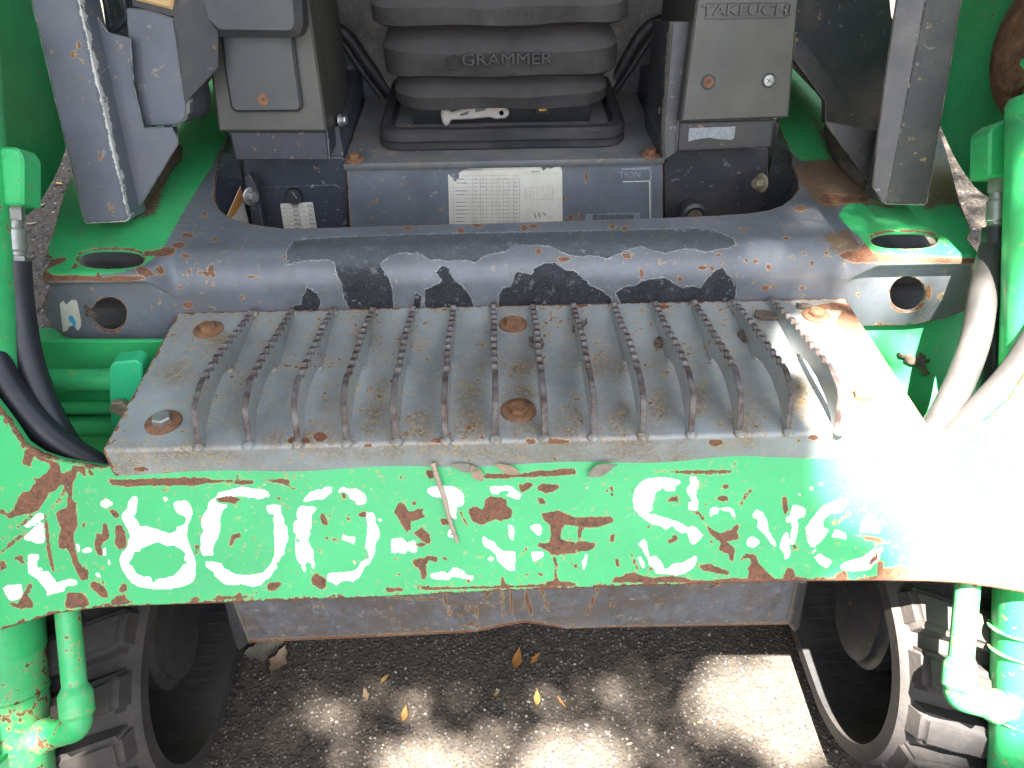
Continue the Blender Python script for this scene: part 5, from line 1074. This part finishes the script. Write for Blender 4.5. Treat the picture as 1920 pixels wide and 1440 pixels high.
tw = [bp(u, v, off(ps, d)) for u, v, d in ((812, 868, .010), (818, 890, .010), (830, 925, .007), (842, 970, .005), (850, 995, .004), (858, 1017, .003))]
me = tube_mesh('twig', smoothpath(tw, 5), [.0032-.0011*i/25+.0003*math.sin(i*1.7) for i in range(26)], 10)
t_ = add('dry_twig', me, simple('dry_twig', (.50, .40, .30), (.30, .22, .16), .8, 200, bump=.8)); t_['label'] = 'thin dry twig leaning on the green cross member under the step'; t_['category'] = 'twig'
add('twig_fork', tube_mesh('twig_fork', [bp(852, 998, off(ps, .004)), bp(846, 1003, off(ps, .005)), bp(846, 1002, off(ps, .009))], .0009, 6), simple('dry_twig_fork', (.4, .3, .22), None, .8), t_)
def bark(uv, plane, h, label, grp=None):
    N_ = plane[1]; P = roundc(uv, .5); me = plate_mesh('bark_chip', P, off(plane, h), h*.9, res=.004, ch=.0012)
    rs_ = np.random.default_rng(int(uv[0][0]))
    for v in me.vertices: v.co = v.co+Vector(N_)*float(rs_.uniform(-.0014, .0014))
    o = add('bark_chip', me, M_bark); o['label'] = label; o['category'] = 'bark'
    if grp: o['group'] = grp
    return o
bark(pts('339,483 372,495 425,500 470,522 495,520 485,490 510,482 545,505 555,535 580,530 575,555 540,560 575,640 565,655 530,645 535,620 490,580 440,575 390,550 395,525 350,515', 1600, 540, 4), off(pa, .0), .008, 'forked grey bark piece lying on the sunlit green apron right of the step', 'bark bits')
bark(pts('410,420 470,425 530,440 540,465 450,465 405,450', 1280, 440, 3), PZ(.701), .005, 'flat grey bark flake between the two rightmost grip bars near the back edge', 'bark bits')
bark(pts('640,380 700,385 760,392 765,405 700,405 650,400', 1280, 440, 3), PZ(.701), .005, 'dark bark flake on the back edge of the step beside the top right bolt', 'bark bits')
bark(pts('1055,455 1080,448 1135,465 1142,485 1130,505 1095,510 1058,485', 640, 480, 3), PZ(.701), .006, 'black bark flake beside the middle grip bar right of the upper middle bolt', 'bark bits')
bark(pts('1300,395 1325,385 1380,350 1385,362 1330,410 1305,415', 640, 480, 3), PZ(.701), .006, 'black bark splinter behind the ninth grip bar near the back edge', 'bark bits')
bark(pts('1760,470 1780,450 1815,462 1820,480 1790,500 1765,490', 640, 480, 3), PZ(.701), .006, 'small black bark crumb left of the eleventh grip bar', 'bark bits')
bark(pts('310,540 330,528 355,570 350,590 325,565', 1280, 440, 3), PZ(.701), .006, 'small bark crumb under the second grip bar from the right', 'bark bits')
bark(pts('630,138 650,160 680,175 720,215 725,232 690,222 640,205', 0, 540, 4), PY(.262), .006, 'dark bark splinter stuck at the round hole of the left fender', 'bark bits')

# ------------------------------------------------------------ the shade tree overhead (its crown leaves gaps for the sun)
tree = thing('shade_tree', 'broad leafy tree standing behind the photographer and shading the loader', 'tree', (-3.0, -4.6, 0))
def sp(P): P = np.array(P); t = (P[2]-.6)/SUNV[2]; return (P-SUNV*t)[:2]
GAPS = []
def gap(u, v, plane, rx, ry): q = sp(bp(u, v, plane)); GAPS.append((q[0], q[1], rx, ry))
TP = (0, 0, 0)
gap(1985, 915, ps, .185, .22); gap(1770, 800, PZ(.70), .12, .11); gap(1690, 710, PZ(.70), .05, .07); gap(1560, 660, PZ(.70), .045, .05)
gap(1680, 1290, PX(.5), .035, .05)
gap(1400, 1290, PZ(0), .07, .035); gap(1470, 1370, PZ(0), .035, .05); gap(1060, 1440, PZ(0), .06, .03); gap(790, 1440, PZ(0), .05, .025)
gap(1860, 1270, PS(-.02), .07, .07)
THIN = []
def thin(u, v, plane, rx, ry, k): q = sp(bp(u, v, plane)); THIN.append((q[0], q[1], rx, ry, k))
thin(1650, 450, PZ(.775), .17, .14, .22); thin(1690, 560, PY(.26), .10, .08, .08); thin(1800, 330, PZ(0), .8, .8, .30); thin(1880, 930, ps, .17, .24, .25); thin(1230, 1350, PZ(0), .17, .12, .26); thin(1000, 1400, PZ(0), .26, .09, .24); thin(680, 1370, PZ(0), .20, .10, .26); thin(1590, 620, PZ(.7), .07, .10, .25)
thin(250, 1420, PX(-.6), .05, .05, .1)
trg = np.random.default_rng(11); NLF = 470000
q = trg.uniform(-1, 1, (NLF, 3)); q = q[(q**2).sum(1) < 1]
C2 = np.stack([-.6+q[:, 0]*3.5, .6+q[:, 1]*3.0], 1); t = 5.6+q[:, 2]*.7
ok = np.ones(len(q), bool); near = np.full(len(q), 9.)
for gx, gy, rx, ry in GAPS:
    d = np.sqrt(((C2[:, 0]-gx)/(rx+.03))**2+((C2[:, 1]-gy)/(ry+.03))**2); ok &= d > 1; near = np.minimum(near, (d-1)*min(rx, ry))
kp = np.ones(len(q)); tn = np.zeros(len(q), bool)
for gx, gy, rx, ry, k in THIN:
    d = np.sqrt(((C2[:, 0]-gx)/rx)**2+((C2[:, 1]-gy)/ry)**2); kp = np.where(d < 1.25, np.minimum(kp, k+(1-k)*np.clip((d-.55)/.7, 0, 1)**2), kp); tn |= d < 1.3
mine = (near < .22) | tn; kp = np.where(mine, kp, .10); ok &= trg.random(len(q)) < kp
C2, t, near, mine = C2[ok], t[ok], near[ok], mine[ok]; n = len(C2)
P = np.concatenate([C2, np.full((n, 1), .6)], 1)+SUNV[None]*t[:, None]
s = np.where(mine, trg.uniform(.055, .085, n), trg.uniform(.17, .27, n))
a = trg.normal(size=(n, 3)); a /= np.linalg.norm(a, axis=1)[:, None]; b_ = np.cross(a, trg.normal(size=(n, 3))); b_ /= np.linalg.norm(b_, axis=1)[:, None]
V = (P[:, None, :]+np.stack([-a*.5, -a*.05+b_*.3, a*.5, -a*.05-b_*.3], 1)*s[:, None, None]).reshape(-1, 3); F_ = np.arange(4*n).reshape(-1, 4)
crown_me = mesh('crown', np.array(V)-np.array([-3.0, -4.6, 0]), F_)
g = NT('leaf_green'); n = g.noise(4, 2); M_leaf = g.out(g.mix(n, (.045, .10, .025), (.10, .16, .04)), .5)
crown = add('crown', crown_me, M_leaf, tree)
M_trunk = simple('tree_bark', (.12, .095, .07), (.06, .045, .035), .9, 10, bump=1., bscale=20)
cc = np.array([-.75, .1, .6])+SUNV*5.9-np.array([-3.0, -4.6, 0])
add('trunk', tube_mesh('trunk', smoothpath([(0, 0, -.1), (.05, .1, 1.5), (.2, .5, 3.2), (.6, 1.2, 4.6)], 5), [.26-.009*i for i in range(16)], 16), M_trunk, tree)
for k in range(9):
    a = 1.9+k*.32; e = cc+np.array([math.cos(a)*1.9-.4, math.sin(a)*1.2, .25*math.sin(k*2.)])
    add('limb', tube_mesh('limb', smoothpath([(.6, 1.2, 4.5), (np.array([.6, 1.2, 4.5])+e)/2+np.array([0, 0, .5]), e], 6), [.10-.0065*i for i in range(13)], 8), M_trunk, tree)

# unseen leaf ring added on far side and flanks to cut low sky light
tr2 = np.random.default_rng(5); nL = 42000; ang = tr2.uniform(-2.6, 2.6, nL)+math.pi/2*0; rr_ = tr2.uniform(9, 12.5, nL)
X_ = np.sin(ang)*rr_; Y_ = np.cos(ang)*rr_+1.5; Z_ = tr2.uniform(0, 1, nL)**1.1*(6.5+1.5*np.sin(ang*7)+np.sin(ang*17+1))
a = tr2.normal(size=(nL, 3)); a /= np.linalg.norm(a, axis=1)[:, None]; b_ = np.cross(a, tr2.normal(size=(nL, 3))); b_ /= np.linalg.norm(b_, axis=1)[:, None]
P = np.stack([X_, Y_, Z_], 1); s = tr2.uniform(.30, .55, nL)
V = (P[:, None, :]+np.stack([-a*.5, -a*.05+b_*.3, a*.5, -a*.05-b_*.3], 1)*s[:, None, None]).reshape(-1, 3)
tl_ = add('added_leaf_ring', mesh('added_leaf_ring', V, np.arange(4*nL).reshape(-1, 4)), M_leaf); tl_['kind'] = 'stuff'; tl_['label'] = 'unseen ring of trees added to block low sky light'; tl_['category'] = 'trees'
